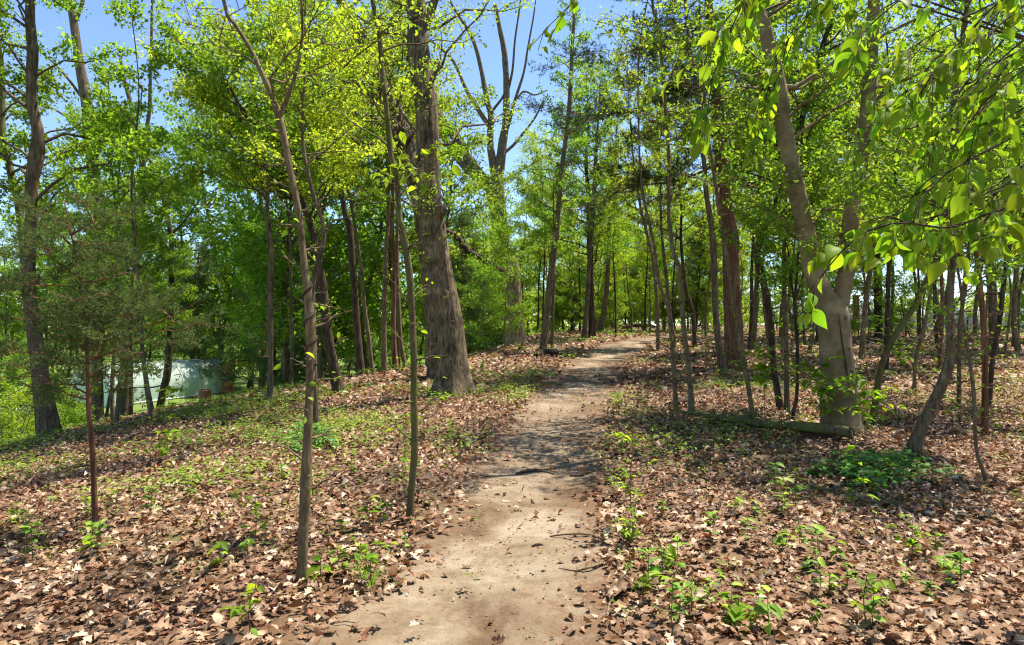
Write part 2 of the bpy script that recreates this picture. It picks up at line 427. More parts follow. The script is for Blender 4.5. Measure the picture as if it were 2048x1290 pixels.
# ------------------------------------------------------------------ leaf and twig builders
def leaves(mb, p, a, nn, L, W, rg, shape=2, fold=0.18, tone=None):
    """n leaves: base points p, axes a, approx normals nn"""
    p = np.asarray(p, np.float32); n = len(p)
    if not n: return
    a = nrm(a); s = nrm(np.cross(nn, a)); q = np.cross(a, s)
    L = np.broadcast_to(np.asarray(L, float), (n,))[:, None]; W = np.broadcast_to(np.asarray(W, float), (n,))[:, None]
    t = rg.rand(n) if tone is None else tone
    if shape == 2:
        v = np.stack([p, p + a * L * 0.45 + s * W * 0.5 + q * W * fold, p + a * L - q * L * 0.06, p + a * L * 0.45 - s * W * 0.5 + q * W * fold], 1)
        b = np.arange(n)[:, None] * 4
        f = np.concatenate([b + np.array([0, 1, 2]), b + np.array([0, 2, 3])])
        mb.add(v.reshape(-1, 3), f, None, np.repeat(t, 4))
    else:
        v = np.stack([p, p + a * L * 0.25 + s * W * 0.42 + q * W * fold, p + a * L * 0.62 + s * W * 0.4 + q * W * fold * 0.8,
                      p + a * L - q * L * 0.12, p + a * L * 0.62 - s * W * 0.4 + q * W * fold * 0.8, p + a * L * 0.25 - s * W * 0.42 + q * W * fold,
                      p + a * L * 0.5], 1)
        b = np.arange(n)[:, None] * 7
        f4 = np.concatenate([b + np.array([0, 1, 2, 6]), b + np.array([0, 6, 4, 5])])
        f3 = np.concatenate([b + np.array([6, 2, 3]), b + np.array([6, 3, 4])])
        mb.add(v.reshape(-1, 3), f3, f4, np.repeat(t, 7))

UP = np.array([0, 0, 1.0])
def grow(carriers, rg, z0, z1, n, reach, nleaf, size, twb, lfb, elev=(15, 50), subs=6, shape=2, droop=0.25, kind='broad', prof=None, tone=None, clump=1.0, azim=None, rmin=.0022):
    """carriers: list of (pts(k,3), rad(k)); grows side branches, twigs and leaves"""
    allp = np.concatenate([c[0] for c in carriers]); allr = np.concatenate([c[1] for c in carriers])
    sel = np.nonzero((allp[:, 2] > z0) & (allp[:, 2] < z1))[0]
    if not len(sel): return
    ends, dirs, wts = [], [], []
    for b in range(n):
        i = sel[int((b + rg.rand()) / n * len(sel)) % len(sel)]
        o = allp[i]; t = (o[2] - z0) / max(z1 - z0, .01)
        az = rg.uniform(0, 2 * math.pi) if azim is None else rg.uniform(*azim)
        e = math.radians(rg.uniform(*elev) * (1 + 0.4 * (t - 0.5)))
        L = reach * (prof(t) if prof else (1.05 - 0.55 * t)) * rg.uniform(0.6, 1.15)
        d = np.array([math.cos(az) * math.cos(e), math.sin(az) * math.cos(e), math.sin(e)])
        s = np.linspace(0, 1, 6)[:, None]
        side = nrm(np.cross(d, UP)) * rg.uniform(-0.25, 0.25) * L
        wob = rg.randn(6, 3) * 0.03 * L; wob[0] = 0
        bp = o + d * L * s + (UP * rg.uniform(-0.25, 0.12) * L + side) * s ** 2 + wob
        br = max(min(allr[i] * 0.5, 0.006 + 0.012 * L), 0.004) * (1 - 0.8 * s[:, 0])
        tube(twb, bp, np.maximum(br, rmin), 4, cap=False)
        for k in range(subs):
            u = 0.2 + 0.8 * (k + rg.rand()) / subs
            q = bp[0] + (bp[-1] - bp[0]) * u
            fi = u * 5; i0 = min(int(fi), 4); q = bp[i0] + (bp[i0 + 1] - bp[i0]) * (fi - i0)
            sgn = 1 if k % 2 else -1
            hd = nrm(np.array([d[0], d[1], 0.15 + d[2] * .5]))
            ang = sgn * math.radians(rg.uniform(25, 70))
            td = np.array([hd[0] * math.cos(ang) - hd[1] * math.sin(ang), hd[0] * math.sin(ang) + hd[1] * math.cos(ang), hd[2] + rg.uniform(-0.2, 0.35)])
            tl = L * rg.uniform(0.22, 0.42) * (1.15 - 0.5 * u)
            mid = q + td * tl * 0.5 + rg.randn(3) * tl * 0.05
            en = q + td * tl + UP * (-0.12 * tl) + rg.randn(3) * tl * 0.06
            tube(twb, np.array([q, mid, en]), np.array([max(br[i0] * 0.5, rmin), rmin * .9, rmin * .6]), 3, cap=False)
            ends.append((q, en)); dirs.append(nrm(td)); wts.append(tl)
        ends.append((bp[3], bp[5])); dirs.append(d); wts.append(L * 0.4)
    if not ends: return
    A = np.array([e[0] for e in ends]); B = np.array([e[1] for e in ends]); D = np.array(dirs); w = np.array(wts); w = w / w.sum()
    if kind == 'broad':
        k = rg.choice(len(A), nleaf, p=w); u = rg.rand(nleaf)[:, None] ** 0.7
        c = A[k] + (B[k] - A[k]) * (0.1 + 0.95 * u) + rg.randn(nleaf, 3) * size * 0.75 * clump
        ax = nrm(D[k] * 0.55 + rg.randn(nleaf, 3) * 0.75 + np.array([0, 0, -droop]))
        no = nrm(UP + rg.randn(nleaf, 3) * 0.6)
        L = size * rg.uniform(0.6, 1.25, nleaf)
        tn = np.clip(rg.rand(nleaf) * 0.75 + 0.25 * rg.rand(len(A))[k], 0, 1) if tone is None else np.clip(tone + rg.randn(nleaf) * .2, 0, 1)
        leaves(lfb, c, ax, no, L, L * rg.uniform(0.5, 0.66, nleaf), rg, shape, tone=tn)
    else:  # cedar sprays: slender slivers fanned round short sprigs
        ns = nleaf // 9; k = rg.choice(len(A), ns, p=w); u = rg.rand(ns)[:, None]
        c = A[k] + (B[k] - A[k]) * (0.1 + 1.0 * u) + rg.randn(ns, 3) * size * 0.5
        sd_ = nrm(D[k] * 0.6 + rg.randn(ns, 3) * 0.6 + np.array([0, 0, 0.15]))
        c = np.repeat(c, 9, 0); sd_ = np.repeat(sd_, 9, 0)
        base = c + sd_ * size * rg.rand(len(c), 1) * 1.2
        ax = nrm(sd_ * 0.8 + rg.randn(len(c), 3) * 0.5)
        leaves(lfb, base, ax, rg.randn(len(c), 3), size * rg.uniform(0.7, 1.3, len(c)), size * 0.15, rg, 2, fold=0.05, tone=np.repeat(rg.rand(ns), 9) * .8 + rg.rand(len(c)) * .2)

def ridge_fn(seed, amp=0.05, flare=0.0, zb=0.0, fh=0.3, lobes=5):
    rg = rs(seed); ph = rg.uniform(0, 6.28, 6)
    def f(th, i, z):
        r = 1 + amp * np.sin(9 * th + 1.5 * np.sin(z * 1.3 + ph[0]) + ph[1]) * 0.5 + amp * np.sin(16 * th + 2 * np.sin(z * 2.1 + ph[2]) + ph[3]) * 0.5 \
            + amp * 1.2 * np.sin(2 * th + z * 1.1 + ph[4]) * np.sin(z * 1.7 + ph[5]) + amp * 0.6 * np.sin(5 * th + 7 * np.sin(z * 3.7 + ph[2]))
        if flare:
            h = np.maximum(z - zb, 0)
            r = r + flare * np.exp(-h / fh) * (0.75 + 0.45 * np.cos(lobes * th + ph[0]))
        return r
    return f

SEED = [100]
TREES = {}
def tree(label, pts, d=None, bark='bark', top=8.0, limbs=(), crown=None, sides=8, flare=0.35, amp=0.03, lean=0.0, name='tree', cat='tree', group=None, rings=None, stop=False, key=None, extra=None, lcol='leafA'):
    """pts: (column, row, width) measured on the photograph, base first; the trunk is built at its own distance in metres"""
    SEED[0] += 1; seed = SEED[0]; rg = rs(seed)
    pts = [tuple(map(float, p)) for p in pts]
    if d is None: d = hit(pts[0][0], pts[0][1])
    base_x = (pts[0][0] - 1024) / FPX * d; gz = float(H(base_x, d))
    w3 = []
    for (px, row, w) in pts:
        z = CAMZ - (row - 645) / FPX * d
        dd = d + lean * max(z - gz, 0)
        q = P(px, row, dd); w3.append([*q, w / FPX * dd / 2])
    w3 = np.array(w3)
    if w3[0, 2] > gz + 0.02:       # foot hidden behind the brow: carry the trunk down to the ground
        f = w3[0].copy(); dz = f[2] - gz; sl = (w3[1] - w3[0]) / max(w3[1, 2] - w3[0, 2], .05)
        f[:2] -= np.clip(sl[:2], -.15, .15) * dz; f[2] = float(H(f[0], f[1])); w3 = np.vstack([f, w3])
    gz = float(H(w3[0, 0], w3[0, 1]))
    foot = w3[0].copy(); foot[2] = gz - 0.2; foot[:2] = w3[0, :2]
    w3[0, 2] = max(w3[0, 2], gz) if len(w3) else gz
    w3 = np.vstack([foot, w3])
    loc = np.array([w3[1, 0], w3[1, 1], gz])
    if not stop:
        last = w3[-1]; dirv = nrm(w3[-1, :3] - w3[-2, :3]); hz = gz + top
        if hz > last[2] + 0.4:
            k = max(2, int((hz - last[2]) / 1.2)); h = hz - last[2]
            for s in range(1, k + 1):
                t = s / k
                q = last[:3] + np.array([dirv[0] * .6, dirv[1] * .6, 0]) * h * t * (1 - .4 * t) + UP * h * t + np.append(rg.randn(2) * .06, 0)
                w3 = np.vstack([w3, [*q, max(last[3] * (1 - 0.85 * t), 0.008)]])
    ln = np.linalg.norm(np.diff(w3[:, :3], axis=0), axis=1).sum()
    n = rings or int(np.clip(ln / 0.25, 10, 60))
    c = spline(w3, n); c[:, 3] = np.maximum(c[:, 3], 0.004)
    # the ring count is by length, so bends near the camera stay smooth
    t = thing(name, label, cat, loc, group)
    mb = MB()
    tube(mb, c[:, :3], c[:, 3], sides, r=0.5, ridge=ridge_fn(seed, amp, flare, gz, 0.10 + .75 * w3[1, 3]))
    part('trunk', mb, M[bark], t)
    car = [(c[:, :3], c[:, 3])]
    for lb in limbs:
        lp = np.array([[*P(px, row, d + dd), w / FPX * d / 2] for (px, row, w, dd) in [(q if len(q) == 4 else (*q, 0)) for q in lb]])
        if lp[-1, 2] > CAMZ + 600 / FPX * d:
            e = lp[-1].copy(); v = nrm(lp[-1, :3] - lp[-2, :3]); e[:3] += v * 1.5 + UP * 0.6; e[3] *= 0.5; lp = np.vstack([lp, e])
        lc = spline(lp, max(8, len(lp) * 3)); lc[:, 3] = np.maximum(lc[:, 3], 0.003)
        mb = MB(); tube(mb, lc[:, :3], lc[:, 3], max(5, sides // 2), r=0.5, ridge=ridge_fn(seed + 7, amp))
        part('branch', mb, M[bark], t)
        car.append((lc[:, :3], lc[:, 3]))
    if crown:
        twb, lfb = MB(), MB()
        for cr in (crown if isinstance(crown, (list, tuple)) else [crown]):
            cr = dict(cr); z0 = cr.pop('z0'); z1 = cr.pop('z1', top); lm = cr.pop('mat', lcol)
            cc = car[1:] if cr.pop('limbs_only', False) else car
            if cr.get('kind') != 'cedar': cr['nleaf'] = int(cr['nleaf'] * (2.05 if d > 9 else 1.3)); cr['n'] = int(cr['n'] * 1.25)
            grow(cc, rg, gz + z0, gz + z1, twb=twb, lfb=lfb, rmin=max(.0026, .0004 * d), **cr)
        c0 = (crown if isinstance(crown, dict) else crown[0])['z0']
        if d < 15 and name != 'cedar_sapling': grow(car[:1], rg, gz + .5, gz + c0, 17, .16 + .035 * d, 30, .05, twb, lfb, subs=3, rmin=max(.0022, .0003 * d), elev=(5, 45), droop=.5, shape=6)
        if twb.n: part('twigs', twb, M[bark], t, kind='stuff')
        if lfb.n: part('crown', lfb, M[lm], t, smooth=False, kind='stuff')
    if extra: extra(t, c, d)
    if key: TREES[key] = (t, c, d)
    return t

# ------------------------------------------------------------------ the trees one can tell apart
def knot_at(t, c, d, px, row, w, h, mat='knot', name='knot', out_=0.012):
    """an oval scar on the trunk's face"""
    z = CAMZ - (row - 645) / FPX * d; i = int(np.argmin(np.abs(c[:, 2] - z))); o = c[i]
    x = (px - 1024) / FPX * d; R = o[3]; dx = np.clip(x - o[0], -R * .92, R * .92); dy = -math.sqrt(max(R * R - dx * dx, 1e-4))
    n = nrm(np.array([dx, dy, 0.0])); s = np.cross(UP, n)
    mb = MB(); k = 12; vs = []; fs = []
    W = w / FPX * d / 2; Hh = h / FPX * d / 2; cen = np.array([o[0] + dx, o[1] + dy, z])
    for a, (sc, off) in enumerate(((1.15, -0.012), (1.0, out_), (0.6, out_ * 0.9), (0.35, -0.006))):
        th = np.arange(k) * 2 * math.pi / k; jit = 1 + 0.15 * np.sin(3 * th + row)
        vs.append(cen + s * (np.cos(th) * W * sc * jit)[:, None] + UP * (np.sin(th) * Hh * sc * jit)[:, None] + n * off)
    v = np.concatenate(vs + [[cen + n * -0.008]])
    for a in range(3):
        for q in range(k): fs.append([a * k + q, a * k + (q + 1) % k, (a + 1) * k + (q + 1) % k, (a + 1) * k + q])
    f3 = [[3 * k + q, 3 * k + (q + 1) % k, 4 * k] for q in range(k)]
    mb.add(v, f3, fs); part(name, mb, M[mat], t)

def big_oak_extra(t, c, d):
    for (px, row, w, h) in ((893, 592, 16, 24), (906, 645, 12, 7), (900, 690, 8, 16)): knot_at(t, c, d, px, row, w, h, 'oak', out_=.003)
    a = P(874, 432, d - .05); b = P(883, 421, d - .16); e = P(887, 411, d - .2)
    mb = MB(); tube(mb, spline([a, b, e], 6), np.array([.13, .12, .105, .09, .075, .06]), 12, ridge=ridge_fn(5, .16)); part('broken_branch', mb, M['oak'], t)
def beech_extra(t, c, d):
    for (px, row, w, h) in ((1676, 636, 7, 9), (1684, 697, 6, 7), (1691, 741, 10, 6), (1693, 733, 5, 5), (1677, 615, 5, 10)): knot_at(t, c, d, px, row, w, h, out_=0.005)
    # long weathered split down the face
    mb = MB(); vs, fs = [], []
    line = [(1661, 628), (1664, 650), (1668, 680), (1673, 710), (1677, 740), (1682, 770), (1685, 785)]
    sl = spline(np.array([[a, b, 0] for a, b in line], float), 24)
    for q, (px, row, _) in enumerate(sl):
        z = CAMZ - (row - 645) / FPX * d; i = int(np.argmin(np.abs(c[:, 2] - z))); o = c[i]; R = o[3] * 1.004
        x = (px - 1024) / FPX * d + 0.002 * math.sin(q * 2.1); wd = 0.0065 * math.sin(math.pi * min(max((q + .5) / 24, .03), .97)) + 0.001
        for dxx, dep in ((-wd, 0.004), (0, -0.004), (wd, 0.004)):
            dx = x + dxx - o[0]; vs.append([o[0] + dx, o[1] - math.sqrt(max(R * R - dx * dx, 1e-4)) - dep - 0.01, z])
    for q in range(23):
        for k in range(2): fs.append([q * 3 + k, q * 3 + k + 1, q * 3 + 4 + k, q * 3 + 3 + k])
    mb.add(vs, None, fs); part('bark_split', mb, M['knot'], t)

GREEN = dict(size=0.085)
# --- hollow side, in front of the greenhouse
tree('tall crooked reddish-brown trunk with an S-bend high above the young cedar', [(99, 880, 36), (92, 820, 33), (80, 740, 30), (68, 660, 26), (58, 575, 23), (60, 480, 21), (62, 430, 22), (63, 367, 23), (72, 317, 27), (76, 267, 22), (66, 217, 20), (63, 167, 20), (65, 100, 20), (60, 10, 17)],
     d=12, bark='bark', top=13, sides=14, amp=.05, rings=90, crown=dict(z0=3.4, n=34, reach=2.6, nleaf=8500, size=.085, droop=.35), name='crooked_tree')
tree('slanting mossy trunk leaning away behind the crooked trunk', [(88, 872, 26), (70, 700, 22), (52, 540, 17), (38, 420, 14), (25, 360, 14), (12, 300, 14), (4, 262, 12)], d=13.5, bark='mossy', top=10, sides=9, rings=50,
     crown=dict(z0=4, n=16, reach=2.2, nleaf=4200, size=.085), name='slanting_tree')
tree('straight tall grey trunk just past the young cedar, forked near the top of view', [(194, 846, 24), (194, 730, 21), (192, 614, 20), (200, 497, 21), (199, 428, 21), (193, 390, 22), (182, 300, 24), (173, 200, 21), (160, 133, 17), (147, 43, 14), (138, 0, 12)], bark='bark', top=13, sides=12, amp=.05, rings=80,
     limbs=[[(150, 45, 8), (158, 25, 8), (166, 0, 7), (172, -60, 5)], [(170, 280, 6), (150, 250, 5), (120, 225, 4), (80, 210, 3), (20, 216, 2)], [(160, 190, 6), (130, 150, 5), (95, 115, 3), (60, 90, 2)], [(195, 300, 6), (215, 280, 5), (240, 282, 3)]],
     crown=dict(z0=4.4, n=44, reach=2.9, nleaf=11500, size=.085, droop=.35), name='tall_tree')
tree('grey tree dividing into a narrow fork high up, in line with the greenhouse', [(250, 838, 21), (255, 720, 17), (266, 600, 15), (275, 500, 14), (283, 430, 14), (285, 300, 13), (284, 285, 13), (276, 262, 9), (266, 230, 8), (258, 195, 8), (246, 150, 7), (240, 110, 5)], bark='bark', top=12, sides=10, rings=60,
     limbs=[[(285, 300, 11), (292, 268, 9), (299, 220, 8), (301, 160, 7), (303, 90, 6), (304, 20, 5)], [(283, 305, 7), (260, 293, 5), (235, 283, 4), (210, 270, 4), (198, 255, 3), (185, 215, 2)], [(275, 235, 4), (282, 200, 3), (285, 170, 3)]],
     crown=dict(z0=5, n=38, reach=2.5, nleaf=9500, size=.085, droop=.3), name='forked_tree')
for a, lab in enumerate(('slender stem, thickest of the clump before the greenhouse end', 'slender stem leaning outward in the clump before the greenhouse', 'thinnest slanted stem at the foot of the greenhouse clump')):
    q = [[(228, 846, 9), (224, 800, 9), (226, 740, 8), (232, 660, 6)], [(233, 848, 8), (236, 800, 8), (243, 735, 7), (252, 650, 5)], [(212, 842, 6), (218, 800, 6), (225, 760, 5), (228, 720, 4)]][a]
    tree(lab, q, bark='sap', top=[6, 5.5, 4][a], crown=dict(z0=2.2, n=9, reach=1.0, nleaf=900, size=.075), name='slender_tree', group='slim stems before the greenhouse')
tree('slim leaning tree with a curved foot before the greenhouse middle', [(308, 848, 13), (299, 805, 12), (290, 745, 9), (284, 690, 8), (280, 620, 7), (276, 560, 6)], bark='bark', top=7, crown=dict(z0=2.8, n=14, reach=1.3, nleaf=1800, size=.08), name='slim_tree')
tree('dark leaning trunk crossing the greenhouse roof with an arching top', [(319, 822, 15), (327, 780, 15), (335, 742, 15), (341, 652, 12), (343, 556, 11), (343, 478, 10), (333, 428, 9), (320, 360, 8), (309, 333, 7), (296, 318, 6), (270, 298, 5), (240, 280, 4), (205, 262, 3)], bark='dark', top=7, sides=10, stop=True, rings=60,
     limbs=[[(343, 470, 4), (370, 440, 3), (400, 400, 2)]], crown=dict(z0=2.6, n=24, reach=1.7, nleaf=3800, size=.08, z1=8), name='arching_tree')
tree('thin bare-looking stem between the straight trunk and the forked grey tree', [(262, 760, 8), (262, 600, 8), (252, 520, 8), (236, 430, 7), (228, 380, 5)], d=15.5, bark='dark', top=8, crown=dict(z0=4, n=12, reach=1.2, nleaf=1400, size=.08), name='thin_tree')

# young red cedar close to the camera
def cedar_sapling():
    pts = [(190, 1058, 11), (186, 920, 10), (178, 827, 10), (176, 730, 9), (170, 652, 8), (167, 594, 8), (161, 556, 7), (153, 509, 6), (143, 470, 4), (134, 430, 3), (128, 400, 2)]
    d = hit(190, 1058)
    limbs = []
    spec = [(728, -1, 176, [(120, 715), (60, 702), (0, 695)]), (697, -1, 172, [(140, 680), (128, 668), (105, 648), (60, 618), (30, 590)]), (640, -1, 168, [(130, 620), (95, 608)]), (582, -1, 166, [(130, 572), (90, 570), (50, 568)]),
            (556, -1, 161, [(130, 535), (108, 518), (95, 500)]), (565, 1, 162, [(200, 560), (235, 550), (262, 544)]), (615, 1, 168, [(195, 605), (225, 596)]), (668, 1, 174, [(205, 650), (245, 632), (275, 612)]),
            (690, 1, 175, [(215, 670), (250, 640)]), (720, 1, 176, [(230, 702), (275, 685), (320, 660), (360, 640)]), (755, 1, 178, [(210, 735), (250, 718), (290, 705)]), (790, -1, 178, [(140, 770), (95, 755), (50, 735)]),
            (800, -1, 179, [(130, 785), (80, 750), (40, 700)]), (770, -1, 177, [(110, 768), (60, 770), (20, 790)]), (480, 1, 147, [(165, 495), (185, 520)]), (500, -1, 152, [(120, 470), (90, 455)]), (640, 1, 170, [(230, 620), (300, 600), (350, 590)]), (700, 1, 176, [(260, 660), (330, 640), (400, 600)]),
            (470, 1, 143, [(175, 450), (200, 440)]), (455, -1, 140, [(115, 440), (100, 425)])]
    rg = rs(77)
    for (row, s, px, pp) in spec:
        dd = rg.uniform(-.5, .5); m = len(pp)
        limbs.append([(px, row, 4.5, 0)] + [(a, b, max(4 - 2.8 * (k + 1) / m, 1.2), dd * (k + 1) / m) for k, (a, b) in enumerate(pp)])
    return tree('young cedar with red-brown stem and feathery dull green sprays near the camera', pts, bark='red', top=3, stop=True, sides=10, flare=.2, limbs=limbs, rings=40,
                crown=[dict(z0=.9, z1=3.2, n=60, reach=.55, nleaf=30000, size=.036, kind='cedar', elev=(-5, 35), subs=5, mat='cedar', limbs_only=True),
                       dict(z0=1.0, z1=3.2, n=18, reach=.7, nleaf=9000, size=.036, kind='cedar', elev=(5, 40), subs=6, mat='cedar')], name='cedar_sapling', cat='cedar')
cedar_sapling()

# --- between the hollow and the path
def vine_extra(t, c, d):
    v = thing('vine', 'dark vine wound in a spiral round the forked sapling stem', 'vine', (c[2, 0], c[2, 1], c[2, 2]))
    rows = np.linspace(730, 560, 60); ang = np.linspace(0, 2 * math.pi * 3.2, 60); pts = []
    for row, a in zip(rows, ang):
        z = CAMZ - (row - 645) / FPX * d; i = int(np.argmin(np.abs(c[:, 2] - z))); o = c[i]; R = o[3] + .006
        pts.append([o[0] + R * math.cos(a), o[1] + R * math.sin(a), z])
    mb = MB(); tube(mb, pts, np.linspace(.009, .006, 60), 6); part('stem', mb, M['dark'], v)
tree('slim forked sapling wound by a vine, closest stem beside the path', [(603, 1168, 20), (605, 1120, 19), (607, 1060, 20), (612, 960, 22), (615, 880, 18), (618, 800, 16), (621, 720, 17), (620, 640, 19), (612, 560, 15), (605, 500, 13), (598, 430, 13), (582, 350, 14), (570, 287, 14), (558, 235, 16), (547, 200, 11), (533, 167, 11), (515, 127, 10), (497, 90, 9), (473, 53, 8), (447, 0, 7)],
     bark='sap', top=4.6, sides=12, rings=110, amp=.05, flare=.25, limbs=[[(559, 238, 10), (565, 222, 10), (577, 190, 9), (590, 153, 8), (600, 110, 7), (605, 60, 6), (603, 0, 5)], [(598, 437, 3), (575, 420, 2.5), (555, 395, 2), (548, 375, 1.5)], [(520, 135, 4), (500, 120, 3), (470, 100, 2), (430, 75, 2)], [(600, 87, 3), (625, 85, 2.5), (660, 90, 2), (690, 105, 1.5)]],
     crown=dict(z0=2.75, n=18, reach=.8, nleaf=1000, size=.032, shape=6, droop=.5, subs=5), extra=vine_extra, lcol='leafY', name='forked_sapling')
tree('second slim stem standing behind the vine-wound sapling', [(633, 864, 14), (629, 769, 12), (627, 652, 11), (625, 583, 10), (632, 536, 10), (644, 497, 10), (648, 459, 9), (641, 428, 9), (628, 395, 8), (617, 350, 8), (607, 300, 7), (605, 233, 6), (608, 160, 5), (610, 60, 4)], bark='bark', top=7, sides=8, rings=60,
     limbs=[[(646, 470, 6), (655, 455, 5), (668, 441, 4), (690, 436, 3), (720, 420, 2)]], crown=dict(z0=3.2, n=28, reach=1.3, nleaf=3800, size=.06, droop=.3), lcol='leafY', name='slim_tree')
tree('dark trunk leaning over the brow with one long bough reaching out over the hollow', [(681, 786, 26), (676, 770, 23), (667, 730, 21), (656, 672, 20), (650, 606, 18), (642, 548, 15), (632, 497, 14), (621, 451, 13), (611, 420, 12), (600, 383, 12), (587, 333, 11), (577, 300, 10), (560, 282, 9), (540, 268, 8), (515, 250, 7), (490, 227, 6), (460, 180, 5), (430, 140, 4)], bark='dark', top=7, stop=True, sides=12, amp=.05, rings=80,
     limbs=[[(590, 345, 7), (580, 310, 6), (570, 250, 5), (575, 200, 4), (580, 120, 3)]], crown=dict(z0=3.2, z1=9, n=34, reach=2.0, nleaf=6500, size=.075), lcol='leafY', name='leaning_tree')
tree('wavy slender trunk above the brow, beyond the twin saplings', [(540, 806, 12), (541, 730, 11), (541, 652, 11), (540, 594, 11), (543, 517, 12), (538, 459, 9), (535, 420, 8), (535, 367, 8), (528, 317, 7), (513, 267, 7), (490, 227, 6), (467, 187, 5), (440, 143, 4), (417, 110, 3)], bark='bark', top=9, stop=True, sides=9, rings=60, crown=dict(z0=3.5, z1=9, n=32, reach=1.9, nleaf=6000, size=.075), name='wavy_tree')
tree('straight slender brown trunk next to the stacked hive boxes', [(502, 780, 11), (500, 691, 10), (502, 614, 10), (502, 556, 9), (500, 497, 9), (502, 430, 8), (495, 367, 7), (497, 317, 6), (498, 250, 5)], bark='bark', top=9, crown=dict(z0=3.5, n=30, reach=1.8, nleaf=5600, size=.08), name='straight_tree')
tree('very thin straight stem on the brow midway between wavy and leaning trunks', [(582, 768, 7), (584, 690, 7), (582, 600, 6), (581, 478, 5)], d=17, bark='bark', top=6.5, crown=dict(z0=3.4, n=16, reach=1.2, nleaf=1800, size=.075), name='thin_tree')
tree('dark trunk rising from below the brow and leaning across the sky gap', [(723, 760, 17), (714, 652, 15), (710, 594, 14), (704, 517, 14), (698, 451, 14), (689, 420, 12), (677, 350, 10), (657, 287, 9), (646, 207, 8), (633, 160, 7), (613, 107, 6)], d=20, bark='dark', top=12, sides=10, crown=dict(z0=5.5, n=34, reach=2.2, nleaf=6000, size=.085), lcol='leafY', name='dark_tree')
tree('slim curved stem, first of the row along the brow', [(745, 755, 9), (737, 672, 9), (729, 614, 8), (724, 548, 8), (716, 497, 7), (710, 451, 7), (704, 420, 6), (690, 340, 5)], d=17.5, bark='sap', top=8.5, crown=dict(z0=4.2, n=20, reach=1.4, nleaf=2600, size=.08), name='slim_tree')
tree('straight pale stem, second of the row along the brow', [(768, 758, 12), (768, 652, 11), (770, 556, 9), (772, 497, 8), (776, 440, 7), (778, 300, 5)], d=16.5, bark='sap', top=9, crown=dict(z0=4.4, n=20, reach=1.5, nleaf=2600, size=.08), name='slim_tree')
tree('reddish straight stem, third of the row along the brow', [(791, 747, 12), (787, 672, 11), (787, 594, 10), (787, 517, 9), (784, 459, 8), (786, 350, 6)], d=17.2, bark='red', top=9.5, crown=dict(z0=4.6, n=20, reach=1.5, nleaf=2600, size=.08), name='slim_tree')
tree('bowed stem, last of the row before the big oak', [(811, 746, 9), (801, 683, 9), (797, 614, 9), (794, 536, 8), (795, 430, 6)], d=17.5, bark='sap', top=8.5, crown=dict(z0=4.4, n=16, reach=1.4, nleaf=2000, size=.08), name='slim_tree')
tree('greenish smooth sapling with a slight kink, midway between vine-wound sapling and path', [(820, 1036, 15), (822, 990, 14), (829, 900, 14), (828, 800, 14), (827, 700, 13), (820, 560, 14), (806, 470, 15), (798, 430, 12), (795, 367, 11), (783, 317, 11), (777, 260, 11), (772, 207, 10), (765, 150, 10), (760, 83, 10), (753, 43, 9), (745, 0, 9)], bark='mossy', top=5.6, sides=12, rings=90, flare=.2,
     limbs=[[(762, 66, 4), (775, 48, 4), (790, 28, 3.5), (818, -5, 3)], [(762, 76, 4), (735, 95, 3.5), (705, 118, 3), (670, 150, 2.5), (630, 175, 2), (600, 200, 1.5)], [(796, 400, 2.5), (815, 370, 2), (840, 345, 1.8), (870, 335, 1.5)], [(790, 340, 2), (830, 345, 2), (850, 370, 1.5)]],
     crown=[dict(z0=2.6, n=18, reach=.8, nleaf=420, size=.04, shape=6, droop=.7), dict(z0=2.4, z1=2.9, n=9, reach=.3, nleaf=45, size=.09, shape=6, droop=1.0, limbs_only=True)], lcol='leafN', name='smooth_sapling')
tree('massive oak with flared foot and rough pale grey bark beside the path', [(905, 793, 60), (906, 760, 59), (905, 725, 56), (901, 656, 51), (889, 588, 50), (876, 520, 49), (868, 468, 51), (861, 427, 50), (859, 405, 48), (855, 342, 46), (855, 273, 45), (852, 205, 47), (841, 137, 45), (836, 85, 42), (835, 34, 40), (831, 0, 39)],
     bark='oak', top=14, sides=48, amp=.035, flare=.75, rings=170, limbs=[[(846, 60, 18), (858, 34, 17), (869, 0, 16), (890, -60, 12)], [(858, 290, 8, .3), (830, 260, 7, .6), (805, 225, 6, .9), (790, 190, 4, 1.2)], [(862, 415, 8, .3), (835, 417, 6, .6), (800, 400, 4, 1), (760, 405, 3, 1.3)]],
     crown=[dict(z0=4.2, n=40, reach=2.0, nleaf=4200, size=.06, clump=1.6), dict(z0=2.0, z1=4.2, n=14, reach=.8, nleaf=700, size=.05)], extra=big_oak_extra, lcol='leafY', name='oak_tree')
tree('thick trunk leaning away behind the massive oak', [(880, 768, 44), (868, 600, 42), (848, 430, 40), (817, 308, 38), (794, 239, 34), (766, 178, 30), (746, 137, 27), (725, 79, 24), (701, 34, 20), (680, 0, 18)], d=14.5, bark='oak', top=14, sides=24, rings=90, flare=.3,
     limbs=[[(800, 250, 10), (760, 250, 8), (720, 235, 6), (690, 190, 5), (660, 150, 3)], [(745, 140, 9), (720, 140, 7), (680, 110, 5), (640, 80, 4)], [(820, 310, 9), (800, 300, 7), (760, 300, 5), (720, 290, 4), (690, 260, 3)]], crown=dict(z0=4.5, n=44, reach=2.4, nleaf=6500, size=.06, clump=1.5), lcol='leafY', name='leaning_oak')
tree('slim pale stem half hidden behind the massive oak', [(858, 738, 14), (857, 650, 13), (856, 560, 12), (850, 470, 9)], d=17.5, bark='sap', top=8, crown=dict(z0=4.5, n=12, reach=1.2, nleaf=1500, size=.08), name='slim_tree')

